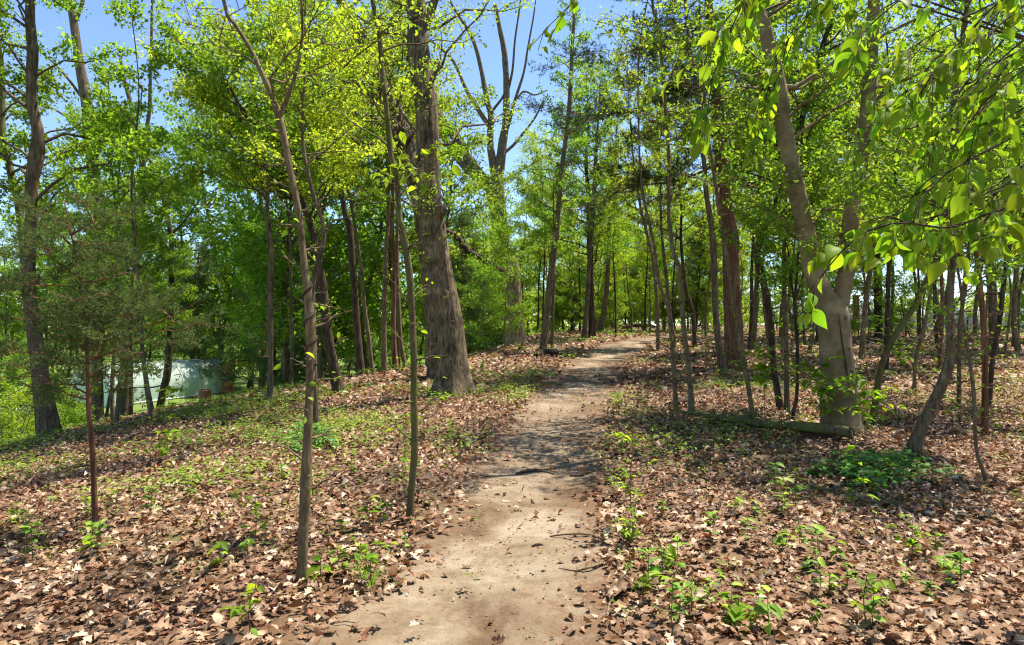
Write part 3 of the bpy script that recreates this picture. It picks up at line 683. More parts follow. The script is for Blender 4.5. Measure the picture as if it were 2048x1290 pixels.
# --- behind the oak
tree('spreading old tree with forked limbs open against the blue sky', [(1000, 690, 34), (1001, 600, 32), (1002, 520, 33), (1000, 468, 34), (996, 420, 34), (990, 383, 36), (994, 355, 26), (1001, 320, 20), (1006, 280, 17), (1011, 250, 15), (1013, 200, 14), (1012, 150, 12), (1008, 100, 11), (1000, 60, 9), (990, 10, 8)],
     bark='bark', top=16, sides=20, rings=120, amp=.05,
     limbs=[[(990, 380, 26), (967, 360, 24), (943, 327, 20), (923, 293, 18), (900, 263, 17), (878, 230, 15), (850, 195, 12), (815, 160, 9)], [(965, 362, 16), (940, 345, 15), (910, 309, 13), (883, 263, 12), (868, 240, 10)],
            [(992, 365, 20), (987, 333, 17), (980, 283, 14), (982, 233, 12), (974, 200, 11), (963, 143, 9), (953, 100, 8), (940, 67, 7), (910, 20, 5), (890, -20, 4)], [(980, 255, 10), (960, 225, 9), (940, 193, 8), (927, 167, 7), (907, 123, 6), (885, 100, 5), (860, 80, 4)],
            [(1010, 270, 8), (1018, 245, 7), (1030, 200, 6), (1047, 147, 5), (1055, 100, 4), (1067, 33, 3)], [(1004, 310, 7), (1027, 290, 6), (1050, 262, 5), (1070, 235, 4), (1085, 205, 3)], [(1030, 205, 4), (1047, 183, 4), (1070, 190, 3), (1095, 180, 2)],
            [(1014, 190, 6), (1025, 140, 5), (1030, 80, 4), (1040, 10, 3)], [(982, 225, 6), (1005, 195, 5), (1012, 175, 4)], [(990, 385, 8), (960, 375, 6), (930, 385, 5), (890, 402, 4)], [(1005, 365, 5), (1035, 345, 4), (1070, 325, 3), (1110, 305, 2)]],
     crown=[dict(z0=8.0, n=80, reach=2.2, nleaf=3600, size=.07, elev=(25, 65), clump=1.5), dict(z0=7, z1=14, n=90, reach=1.8, nleaf=1700, size=.07, limbs_only=True, elev=(20, 70))], lcol='leafY', name='spreading_tree')
def snag_extra(t, c, d):
    mb = MB(); rg = rs(3); top = c[-1]
    for k in range(14):
        a = k * .45; p0 = top[:3] + np.array([math.cos(a), math.sin(a), 0]) * top[3] * .75 - UP * .25; hh = rg.uniform(.3, 1.05)
        tube(mb, [p0, p0 + UP * hh * .6, p0 + UP * hh], [.07, .05, .008], 5)
    part('splintered_top', mb, M['dead'], t)
tree('broken stump of a tall dead tree with splintered top, beyond the oak', [(1030, 690, 38), (1030, 660, 34), (1029, 620, 31), (1028, 580, 29), (1027, 548, 24)], bark='dead', stop=True, sides=24, rings=40, amp=.06, flare=.5, extra=snag_extra, name='dead_snag', cat='snag')
SMALL = []
b = thing('fallen_bough', 'dark mossy bough leaning from the broken snag towards the oak', 'bough', gp(1020, 690))
mb = MB(); lp = spline([[*P(a, r, 25.2 - k * .35), w / FPX * 25 / 2] for k, (a, r, w) in enumerate([(1020, 552, 12), (1002, 540, 12), (975, 525, 12), (945, 508, 13), (925, 490, 12), (910, 472, 11), (893, 460, 9)])], 30)
lp[:, :3] += rs(4).randn(30, 3) * .018
lp[:, 3] *= 1 + .12 * np.sin(np.arange(30) * 1.9) + .08 * rs(5).randn(30)
tube(mb, lp[:, :3], lp[:, 3], 12, ridge=ridge_fn(9, .2)); part('limb', mb, M['dark'], b)
rgx = rs(41)
for k in (6, 11, 15, 19, 23, 26):
    v = nrm(np.array([rgx.uniform(-.6, .6), rgx.uniform(-.5, .2), rgx.uniform(.2, 1)])) * rgx.uniform(.35, .9)
    mb = MB(); tube(mb, spline([lp[k, :3], lp[k, :3] + v * .5 + rgx.randn(3) * .08, lp[k, :3] + v], 6), np.linspace(.03, .009, 6), 5); part('side_branch', mb, M['dark'], b)
for (px, d, sc, lab) in ((1012, 24.2, .62, 'small leafy tree growing up round the broken snag'), (968, 23.0, .5, 'low leafy young tree between the oak and the snag')):
    SMALL.append((px, d, sc, lab))
tree('leaning sapling on a dark root mound where the path bends', [(1086, 702, 15), (1094, 622, 13), (1101, 554, 13), (1110, 485, 12), (1116, 427, 11), (1122, 350, 10), (1133, 267, 9), (1138, 217, 9), (1142, 150, 8), (1145, 83, 7), (1148, 33, 6)], bark='sap', top=12.5, sides=9, rings=60, crown=dict(z0=4.5, n=34, reach=1.5, nleaf=3000, size=.08), name='leaning_sapling')
tree('thin twin stem just beside the leaning sapling', [(1104, 698, 7), (1106, 600, 6), (1108, 520, 5)], bark='bark', top=6, crown=dict(z0=3, n=14, reach=1.2, nleaf=1500, size=.08), name='thin_tree')
tree('brown straight pole-like stem beside the far bend of the path', [(1168, 682, 11), (1175, 588, 9), (1180, 502, 8), (1185, 434, 8), (1190, 330, 6), (1195, 260, 5)], bark='bark', top=11, crown=dict(z0=4, n=34, reach=1.8, nleaf=3800, size=.09), name='straight_tree')
for a, (lab, q, hh) in enumerate((('outward-bending stem of the clump at the far bend', [(1190, 662, 11), (1204, 588, 9), (1214, 520, 8), (1219, 434, 7), (1222, 330, 5)], 11), ('middle stem of the clump at the far bend', [(1200, 668, 12), (1211, 600, 10), (1216, 530, 9), (1221, 430, 7), (1232, 320, 5)], 12),
                                  ('stem of the far bend clump standing by the red stump', [(1227, 655, 9), (1222, 571, 8), (1224, 480, 7), (1215, 400, 5)], 10), ('slightest stem of the clump at the far bend', [(1234, 655, 6), (1233, 560, 6), (1238, 460, 5)], 9))):
    tree(lab, q, bark='sap', top=hh, crown=dict(z0=3.2, n=28, reach=1.9, nleaf=3200, size=.1), lcol='leafY', name='clump_tree', group='clump of stems at the far bend')
tree('slim stem at the path edge, opposite the far clump', [(1316, 702, 8), (1315, 625, 7), (1310, 556, 7), (1303, 505, 6), (1293, 464, 6), (1280, 410, 5), (1268, 330, 4)], bark='sap', top=10, crown=dict(z0=4, n=28, reach=1.7, nleaf=3000, size=.09), lcol='leafY', name='slim_tree')
tree('slender wavy stem a stride from the mossy log end, nearer the path', [(1352, 828, 10), (1347, 727, 9), (1342, 676, 8), (1338, 620, 8), (1328, 594, 8), (1316, 556, 7), (1310, 505, 7), (1299, 447, 6), (1285, 380, 5), (1278, 280, 4)], bark='sap', top=8, rings=60, crown=dict(z0=4, n=18, reach=1.0, nleaf=700, size=.06), lcol='leafY', name='wavy_sapling')
tree('short slim stem behind the wavy stem, past the path', [(1349, 695, 8), (1340, 625, 7), (1333, 556, 7), (1327, 505, 6), (1322, 440, 5)], bark='bark', top=9, crown=dict(z0=4, n=26, reach=1.6, nleaf=2600, size=.09), lcol='leafY', name='slim_tree')
tree('smooth slender sapling growing at the tip of the mossy log', [(1384, 834, 12), (1378, 744, 10), (1368, 659, 10), (1363, 590, 10), (1359, 539, 10), (1347, 505, 9), (1340, 454, 9), (1337, 423, 8), (1338, 333, 8), (1333, 250, 8), (1327, 167, 7), (1320, 83, 7), (1310, 33, 6), (1305, 0, 6)], bark='sap', top=7.5, sides=10, rings=80, limbs=[[(1362, 538, 4), (1385, 505, 3), (1405, 465, 2), (1420, 430, 1.5)]], crown=dict(z0=3.8, n=18, reach=1.0, nleaf=600, size=.06), name='smooth_sapling')
tree('leaning stem with dark foot in front of the shaggy cedar', [(1447, 750, 18), (1438, 693, 15), (1431, 625, 13), (1429, 556, 13), (1426, 488, 13), (1422, 447, 12), (1413, 390, 10), (1409, 333, 9), (1403, 283, 9), (1397, 200, 8), (1387, 133, 8), (1377, 67, 7), (1370, 0, 6)], bark='bark', top=11, sides=10, rings=70, crown=dict(z0=5, n=20, reach=1.3, nleaf=900, size=.07), name='leaning_tree')
def cedar_prof(t): return 1.0 - 0.55 * t
tree('large cedar with shaggy red bark and dark boughs', [(1470, 742, 40), (1468, 700, 38), (1467, 659, 35), (1463, 556, 33), (1460, 471, 30), (1447, 400, 28), (1445, 333, 26), (1437, 250, 24), (1432, 183, 22), (1427, 117, 20), (1420, 50, 18), (1417, 0, 16)], bark='red', top=14, sides=28, amp=.06, flare=.4, rings=120,
     limbs=[[(1446, 320, 6), (1400, 345, 5), (1340, 365, 4), (1280, 370, 3), (1230, 385, 2)], [(1447, 215, 7, -.3), (1490, 180, 6, -.5), (1530, 150, 5, -.6), (1570, 80, 4, -.7)], [(1452, 260, 7), (1480, 225, 6), (1520, 190, 5), (1560, 175, 4), (1620, 150, 3)], [(1440, 100, 6), (1470, 92, 5), (1500, 80, 4), (1560, 30, 3)], [(1430, 170, 5), (1380, 190, 4), (1310, 215, 3), (1240, 225, 2)], [(1425, 80, 5), (1370, 95, 4), (1300, 90, 3), (1240, 110, 2)], [(1445, 300, 6, .4), (1500, 310, 5, .6), (1560, 300, 4, .8), (1640, 310, 2, 1)], [(1440, 240, 5, -.4), (1390, 270, 4, -.8), (1320, 285, 3, -1.2)]],
     crown=[dict(z0=4.2, n=90, reach=3.1, nleaf=78000, size=.10, kind='cedar', elev=(-5, 30), subs=8, mat='cedarD', prof=cedar_prof), dict(z0=3.5, z1=11, n=50, reach=1.0, nleaf=24000, size=.10, kind='cedar', elev=(-5, 35), subs=5, mat='cedarD', limbs_only=True)], name='cedar_tree', cat='cedar')
tree('thin pale stem slanting across the shaggy cedar trunk', [(1507, 852, 10), (1496, 769, 9), (1481, 691, 9), (1465, 594, 9), (1454, 517, 8), (1440, 430, 8), (1425, 330, 7), (1415, 260, 6)], bark='sap', top=6.5, rings=60, crown=dict(z0=2.9, n=22, reach=1.2, nleaf=1500, size=.07, shape=6, droop=.5), name='slanting_sapling')
tree('dark crooked trunk with a sharp elbow near the smooth twin trunk', [(1561, 822, 14), (1553, 770, 13), (1547, 730, 13), (1543, 672, 14), (1537, 614, 14), (1525, 556, 14), (1514, 508, 14), (1526, 466, 13), (1547, 428, 12), (1563, 373, 12), (1573, 333, 13), (1590, 283, 11), (1603, 240, 10), (1620, 183, 10), (1637, 123, 9), (1650, 77, 9), (1667, 27, 8), (1674, 0, 7)], bark='dark', top=7, sides=12, rings=110, amp=.06,
     limbs=[[(1572, 335, 7), (1557, 307, 7), (1548, 250, 6), (1543, 200, 5), (1530, 130, 4), (1520, 60, 3)]], crown=[dict(z0=2.5, n=44, reach=1.5, nleaf=4000, size=.07, shape=6, droop=.5)], name='crooked_tree')
tree('slim upright stem between the crooked dark trunk and the thin curved one', [(1574, 826, 11), (1572, 691, 10), (1568, 575, 9), (1568, 497, 8), (1572, 420, 6)], bark='bark', top=6, crown=dict(z0=2.6, n=18, reach=1.2, nleaf=1400, size=.07, shape=6, droop=.5), name='slim_tree')
tree('thin curved stem forking into twigs before the smooth twin trunk', [(1584, 843, 7), (1594, 788, 7), (1595, 691, 7), (1590, 614, 7), (1596, 517, 5), (1604, 430, 4)], bark='dark', top=4.6, limbs=[[(1591, 620, 5), (1582, 560, 4), (1576, 500, 3), (1560, 450, 2)], [(1592, 600, 4), (1608, 540, 3), (1618, 480, 2)]], crown=dict(z0=1.6, n=22, reach=.9, nleaf=1200, size=.065, shape=6, droop=.5), name='thin_sapling')
tree('smooth pale twin-trunked beech with a long dark split in its bark', [(1683, 862, 74), (1680, 839, 70), (1677, 780, 66), (1674, 730, 62), (1670, 680, 60), (1667, 645, 62), (1663, 620, 60), (1653, 600, 44), (1644, 585, 40), (1628, 544, 38), (1617, 490, 36), (1605, 428, 34), (1595, 390, 33), (1583, 333, 32), (1567, 250, 31), (1562, 200, 30), (1553, 150, 28), (1540, 100, 27), (1528, 50, 26), (1515, 0, 24)], bark='beech', top=9.5, sides=36, rings=150, amp=.012, flare=.12,
     limbs=[[(1676, 640, 36), (1682, 600, 33), (1690, 560, 32), (1697, 509, 32), (1700, 459, 31), (1703, 420, 30), (1710, 385, 28), (1723, 317, 27), (1733, 233, 27), (1738, 173, 26), (1743, 100, 24), (1748, 0, 22)], [(1562, 172, 10), (1583, 175, 9), (1600, 170, 9), (1643, 140, 8), (1743, 83, 7), (1833, 37, 5), (1890, 5, 4)]],
     crown=[dict(z0=3.4, n=34, reach=1.6, nleaf=3600, size=.07), dict(z0=1.9, z1=3.6, n=24, reach=1.0, nleaf=1300, size=.065, shape=6, droop=.5)], extra=beech_extra, name='beech_tree')
tree('slanting smooth sapling leaning away from the twin-trunked beech', [(1747, 836, 12), (1754, 780, 12), (1765, 726, 12), (1790, 672, 12), (1830, 609, 11), (1857, 551, 10), (1880, 500, 8), (1900, 450, 6)], bark='mossy', top=4.2, rings=50, sides=10, crown=dict(z0=2, n=14, reach=1.0, nleaf=1000, size=.07, shape=6, droop=.5), name='slanting_sapling')
tree('curved rough-barked trunk sweeping up from a bent foot', [(1822, 914, 30), (1832, 882, 25), (1846, 846, 22), (1875, 789, 20), (1896, 735, 20), (1902, 690, 18), (1899, 623, 16), (1902, 555, 15), (1908, 488, 14), (1905, 443, 15), (1911, 360, 13), (1912, 290, 13), (1908, 217, 13), (1913, 160, 12), (1920, 127, 11), (1925, 87, 11), (1930, 33, 10), (1934, 0, 9)], bark='bark', top=6.5, sides=14, rings=120, amp=.06, flare=.2,
     limbs=[[(1905, 448, 8), (1890, 425, 7), (1870, 400, 5), (1855, 360, 3)], [(1906, 445, 10), (1925, 425, 8), (1955, 385, 7), (1970, 330, 5), (1985, 270, 4)]], crown=dict(z0=2.2, n=34, reach=1.3, nleaf=2600, size=.07, shape=6, droop=.5), name='curved_tree')
tree('straight red-brown stem past the curved trunk', [(1970, 868, 13), (1970, 758, 12), (1967, 645, 11), (1958, 555, 10), (1952, 488, 9), (1950, 400, 8), (1955, 250, 6)], bark='red', top=7, crown=dict(z0=2.6, n=24, reach=1.3, nleaf=2200, size=.07), name='straight_tree')
tree('thin whip-like stem rising in front of the red-brown stem', [(1973, 968, 7), (1962, 930, 7), (1952, 893, 7), (1947, 780, 7), (1934, 690, 6), (1925, 623, 6), (1930, 540, 5), (1945, 430, 4)], bark='sap', top=3.6, rings=60, crown=dict(z0=1.3, n=20, reach=.6, nleaf=480, size=.06, shape=6, droop=.5), name='thin_sapling')
tree('dark stem slanting outward beyond the red-brown stem', [(1977, 815, 10), (1986, 713, 9), (1999, 645, 9), (2006, 578, 9), (2015, 510, 8), (2024, 465, 7), (2036, 380, 5)], bark='dark', top=6.5, crown=dict(z0=2.6, n=20, reach=1.4, nleaf=1800, size=.07), name='slanting_tree')
tree('stout far trunk framed between red-brown and dark slanting stems', [(1988, 702, 17), (1984, 560, 15), (1980, 440, 13), (1975, 300, 11)], bark='bark', top=11, crown=dict(z0=3.5, n=34, reach=2.2, nleaf=4200, size=.09), name='stout_tree')
tree('slim trunk at the outer edge of the wood beyond the dark slanting stem', [(2038, 704, 11), (2028, 645, 10), (2033, 533, 9), (2035, 465, 8), (2040, 330, 6)], bark='sap', top=10, crown=dict(z0=3.5, n=30, reach=2.0, nleaf=3600, size=.09), name='slim_tree')
tree('slim stem seen just past the curved trunk', [(1918, 809, 8), (1918, 713, 8), (1920, 645, 7), (1934, 555, 6), (1940, 470, 5)], bark='bark', top=6, crown=dict(z0=2.4, n=18, reach=1.2, nleaf=1400, size=.07), name='slim_tree')
tree('bent thin stem midway between slanting sapling and curved trunk', [(1828, 787, 7), (1832, 713, 7), (1846, 663, 7), (1862, 578, 6), (1870, 500, 5)], bark='sap', top=6, crown=dict(z0=2.4, n=16, reach=1.2, nleaf=1300, size=.07), name='thin_tree')
tree('thin stem hugging the back of the curved trunk', [(1880, 742, 7), (1884, 645, 7), (1884, 578, 7), (1880, 480, 5)], bark='red', top=7, crown=dict(z0=2.8, n=18, reach=1.4, nleaf=1700, size=.08), name='thin_tree')
tree('pale stem standing behind the beech above red bare soil', [(1723, 720, 11), (1727, 652, 10), (1735, 575, 10), (1743, 525, 9), (1750, 430, 7)], bark='sap', top=8, crown=dict(z0=3, n=24, reach=1.6, nleaf=2400, size=.085), name='pale_tree')
tree('dark straight far trunk before the low grey wall', [(1757, 662, 16), (1755, 560, 15), (1752, 440, 13)], d=28, bark='dark', top=12, crown=dict(z0=4, n=36, reach=2.6, nleaf=4500, size=.11), name='dark_tree')
tree('dark trunk mostly hidden behind the pale beech', [(1640, 672, 15), (1632, 600, 14), (1626, 480, 12)], d=26, bark='dark', top=12, crown=dict(z0=4, n=34, reach=2.4, nleaf=4200, size=.11), name='dark_tree')
tree('short slim stem between the crooked trunk and the beech, far back', [(1618, 708, 8), (1630, 640, 7), (1640, 570, 6)], bark='sap', top=6, crown=dict(z0=2.8, n=18, reach=1.4, nleaf=1700, size=.085), name='slim_tree')
tree('brown far trunk just past the shaggy cedar', [(1506, 702, 12), (1512, 600, 11), (1515, 540, 10), (1518, 440, 8)], bark='bark', top=11, crown=dict(z0=3.5, n=30, reach=2.0, nleaf=3600, size=.09), name='brown_tree')
tree('leaning far stem between path end and shaggy cedar', [(1390, 694, 9), (1385, 625, 9), (1371, 574, 8), (1362, 480, 6)], bark='dark', top=10, crown=dict(z0=3.5, n=28, reach=1.8, nleaf=3000, size=.09), lcol='leafY', name='leaning_tree')
tree('dark trunk in the thicket behind the far bend clump', [(1184, 652, 14), (1181, 560, 12), (1178, 440, 10)], d=31, bark='dark', top=12, crown=dict(z0=3, n=36, reach=2.6, nleaf=4500, size=.12), name='dark_tree')
# ------------------------------------------------------------------ copies of young trees, cedars and shrubs that close the view
def proto(seed, h, r0, z0, n, reach, nleaf, size, kind='broad', lm='leafA', bark='bark', elev=(10, 50), subs=6, multi=1, prof=None):
    rg = rs(seed); cars = []; mb = MB()
    for s in range(multi):
        a = rg.uniform(0, 6.28); k = 8; t = np.linspace(0, 1, k)[:, None]
        off = np.array([math.cos(a), math.sin(a), 0]) * (0.15 if multi > 1 else 0.0)
        p = off + np.array([0, 0, -.3]) + UP * (h * rg.uniform(.85, 1.0) + .3) * t + (off * 3 * h / 3 + np.append(rg.randn(2) * .06 * h, 0)) * t ** 1.5 + np.c_[np.cumsum(rg.randn(k, 2) * .03 * math.sqrt(h), 0), np.zeros(k)] * (t > 0)
        c = spline(p, 20); rad = np.linspace(r0, max(r0 * .15, .006), 20)
        tube(mb, c, rad, 6, ridge=ridge_fn(seed, .05)); cars.append((c, rad))
    tw, lf = MB(), MB()
    grow(cars, rg, z0, h, n, reach, nleaf, size, tw, lf, elev=elev, subs=subs, kind=kind, prof=prof)
    mt, mw, ml = mb.mesh('trunk'), tw.mesh('twigs'), lf.mesh('crown', smooth=False)
    mt.materials.append(M[bark]); mw.materials.append(M[bark]); ml.materials.append(M[lm])
    return mt, mw, ml
def round_prof(t): return 0.45 + 1.1 * math.sin(math.pi * min(max(t * .85 + .1, 0), 1)) * .6
PR = {
    'wood': [proto(301, 12, .13, 1.5, 60, 2.6, 11500, .15, lm='leafA', prof=round_prof), proto(302, 13, .15, 2.5, 60, 3.0, 11500, .16, lm='leafA', prof=round_prof), proto(303, 10, .10, 1.0, 54, 2.4, 10000, .15, lm='leafA', bark='dark', prof=round_prof)],
    'young': [proto(311, 8, .07, .8, 50, 2.1, 7500, .13, lm='leafY', prof=round_prof), proto(312, 7, .06, .6, 46, 2.0, 7000, .12, lm='leafA', bark='sap', prof=round_prof), proto(313, 9, .08, 1.2, 50, 2.2, 7500, .13, lm='leafY', bark='dark', prof=round_prof)],
    'edge': [proto(321, 10, .10, 3.2, 46, 2.4, 9000, .13, lm='leafA', prof=round_prof), proto(322, 9, .08, 3.0, 40, 2.0, 8000, .12, lm='leafY', bark='sap', prof=round_prof)],
    'pole': [proto(351, 10, .05, 3.0, 30, 1.5, 4200, .11, lm='leafY', bark='sap', prof=round_prof), proto(352, 9, .04, 2.2, 26, 1.4, 3600, .11, lm='leafA', bark='bark', prof=round_prof), proto(353, 11, .065, 3.5, 30, 1.7, 4500, .11, lm='leafY', bark='dark', prof=round_prof)],
    'cedar': [proto(331, 8, .12, .6, 70, 2.1, 30000, .15, kind='cedar', lm='cedar', bark='red', elev=(0, 30), prof=lambda t: 1.1 - .95 * t), proto(332, 6, .09, .4, 60, 1.7, 26000, .14, kind='cedar', lm='cedar', bark='red', elev=(0, 35), prof=lambda t: 1.1 - .95 * t)],
    'shrub': [proto(341, 2.6, .025, .15, 30, 1.0, 4200, .085, lm='leafA', bark='sap', multi=3, prof=round_prof), proto(342, 2.0, .02, .1, 26, .9, 3400, .08, lm='leafY', bark='sap', multi=3, prof=round_prof), proto(343, 3.2, .03, .3, 34, 1.1, 4600, .09, lm='leafA', bark='dark', multi=2, prof=round_prof)],
}
RG = rs(4242)
def plant(kind, name, label, cat, group, x, y, s, i=None):
    mt, mw, ml = PR[kind][RG.randint(len(PR[kind])) if i is None else i]
    o = thing(name, label, cat, (x, y, float(H(x, y))), group)
    o.rotation_euler = (0, 0, RG.uniform(0, 6.28)); o.scale = (s, s, s * RG.uniform(.9, 1.15))
    for nm, me in (('trunk', mt), ('twigs', mw), ('crown', ml)):
        c = bpy.data.objects.new(nm, me); COL.objects.link(c); c.parent = o
        if nm != 'trunk': c['kind'] = 'stuff'
    return o
def scatter(kind, name, label, cat, group, count, px0, px1, d0, d1, s0, s1, avoid=()):
    done = 0; tries = 0
    for k in range(count * 6):
        if done >= count: break
        px = px0 + (px1 - px0) * ((done + RG.rand()) / count); d = RG.uniform(d0, d1)
        if any(a <= px <= b and lo <= d <= hi for a, b, lo, hi in avoid): continue
        x = (px - 1024) / FPX * d
        if path_in(x, d) > -0.8 and d < 40: continue
        plant(kind, name, label, cat, group, x, d, RG.uniform(s0, s1)); done += 1
GH = [(60, 540, 18, 41)]
scatter('wood', 'broadleaf_tree', 'tall green broadleaf tree in the wall of woods past the greenhouse lawn', 'tree', 'woods past the greenhouse lawn', 26, -250, 760, 44, 66, .85, 1.15)
scatter('young', 'young_tree', 'leafy young tree on the lower slope beyond the brow', 'tree', 'young trees on the lower slope', 18, 500, 960, 23, 40, .8, 1.15, GH)
scatter('wood', 'broadleaf_tree', 'tall leafy tree rising from the hollow behind the brow stems', 'tree', 'tall trees rising from the hollow', 9, 470, 960, 26, 42, .7, .95, GH)
scatter('shrub', 'shrub', 'green leafy shrub just over the brow below the oak', 'shrub', 'shrubs just over the brow', 18, 500, 1000, 19.5, 28, .8, 1.3, GH)
scatter('young', 'young_tree', 'yellow-green young tree in the thicket closing the far end of the path', 'tree', 'thicket closing the path', 24, 880, 1480, 38, 62, .85, 1.25)
scatter('shrub', 'shrub', 'bushy green undergrowth at the foot of the far thicket', 'shrub', 'undergrowth of the far thicket', 22, 930, 1560, 36, 50, .8, 1.25)
scatter('wood', 'broadleaf_tree', 'tall tree in the distant wood behind the far thicket', 'tree', 'distant wood behind the thicket', 9, 820, 1560, 58, 80, .75, 1.0)
scatter('pole', 'slender_tree', 'slender pole-like tree in the green depth beyond the bend', 'tree', 'slender trees beyond the bend', 24, 900, 1500, 28, 46, .8, 1.1)
scatter('pole', 'slender_tree', 'slender pole-like tree below the brow in front of the hollow woods', 'tree', 'slender trees below the brow', 20, 480, 900, 19.5, 32, .8, 1.1, GH)
scatter('pole', 'slender_tree', 'slender pole-like tree past the beech towards the grey wall', 'tree', 'slender trees past the beech', 18, 1490, 2120, 15, 30, .75, 1.0)
scatter('edge', 'edge_tree', 'open airy tree at the wood edge beyond the beech', 'tree', 'trees at the open wood edge', 16, 1480, 2200, 27, 46, .8, 1.15)
scatter('young', 'young_tree', 'young green tree far beyond the low grey wall', 'tree', 'young trees beyond the grey wall', 12, 1450, 2150, 60, 75, .7, 1.0)
scatter('shrub', 'shrub', 'low leafy bush near the low grey wall', 'shrub', 'bushes near the grey wall', 16, 1560, 2150, 26, 44, .6, 1.1)
for k, (x, y, s) in enumerate(((-3.0, -3.5, 1.05), (1.0, -6.5, 1.1), (-7.5, 0.5, 1.0), (8.5, -4.5, 1.0), (3.4, -1.6, .9), (5.5, -8, 1.0), (-1.2, -1.5, .95))):  # unseen trees added around the camera so their crowns dapple the near ground
    plant('edge', 'edge_tree', 'tree of the same wood added out of view around the camera to cast dapples', 'tree', 'trees around the camera', x, y, s, i=k % 2)
for (px, d, s, lab) in ((945, 27.5, 1.0, 'dark cedar filling the gap between massive oak and snag'), (1388, 41, 1.1, 'dark far cedar at the end of the path'), (400, 42, 1.15, 'tall dull green cedar behind the greenhouse roof'), (585, 30, 1.0, 'dark cedar in the hollow behind the leaning trunk'),
                        (520, 38, 1.2, 'dark cedar behind the hive boxes'), (1290, 52, 1.2, 'dark cedar deep in the far thicket'), (1140, 47, 1.0, 'dark cedar behind the leaning sapling'), (660, 36, 1.1, 'dark cedar low behind the brow row')):
    x = (px - 1024) / FPX * d; plant('cedar', 'cedar_tree', lab, 'cedar', None, x, d, s)
for (px, d, s, lab) in ((392, 46, 1.35, 'very tall leafy tree beyond the greenhouse roof'), (455, 47, 1.5, 'very tall leafy tree above the hive boxes'), (560, 31, 1.3, 'very tall hollow tree past the wavy trunk'), (640, 29, 1.25, 'very tall hollow tree past the dark leaning trunk'), (715, 34, 1.4, 'very tall hollow tree past the curved brow stem'),
                        (812, 31, 1.3, 'very tall hollow tree past the greenish sapling'), (250, 52, 1.1, 'tall leafy tree beyond the forked grey tree'), (110, 50, 1.1, 'tall leafy tree beyond the crooked trunk')):
    plant('wood', 'broadleaf_tree', lab, 'tree', None, (px - 1024) / FPX * d, d, s)
for (px, d, s, lab) in SMALL: plant('young', 'young_tree', lab, 'tree', None, (px - 1024) / FPX * d, d, s, i=1)
for (px, d, s, lab) in ((18, 17, .9, 'bush on the slope at the view edge'), (60, 21, 1.1, 'bush behind the crooked trunk foot'), (118, 19, .8, 'bush between crooked trunk and straight tall trunk'), (-10, 24, 1.2, 'bush low on the lawn edge'), (150, 23, .7, 'small bush below the straight tall trunk')):
    plant('shrub', 'shrub', lab, 'shrub', None, (px - 1024) / FPX * d, d, s)
# wood that reads as one mass beyond the last single trees
rg = rs(88); lfb = MB()
nc = 520
for (a0, a1, n_, h0, h1, d0, d1) in ((-60, 13, 420, 8, 15, 85, 120), (13, 60, 90, 2.0, 5.5, 100, 130)):
    az = np.radians(rg.uniform(a0, a1, n_)); dd = rg.uniform(d0, d1, n_); x = dd * np.sin(az); y = dd * np.cos(az); hh = rg.uniform(h0, h1, n_); z0 = H(x, y)
    m_ = 120; c = np.repeat(np.stack([x, y, z0], 1), m_, 0); uu = rg.randn(n_ * m_, 3); uu = nrm(uu) * rg.rand(n_ * m_, 1) ** .4
    c = c + np.repeat(np.stack([np.full(n_, 3.2), np.full(n_, 3.2), hh * .5], 1), m_, 0) * uu + np.array([0, 0, 1]) * np.repeat(hh * .5, m_)[:, None]
    leaves(lfb, c, rg.randn(len(c), 3), UP + rg.randn(len(c), 3) * .6, rg.uniform(.45, .8, len(c)), rg.uniform(.28, .5, len(c)), rg)
tag(link('distant_woods', lfb.mesh('distant_woods', smooth=False), None, M['leafA']), 'far woods closing the horizon', 'woods', kind='stuff')

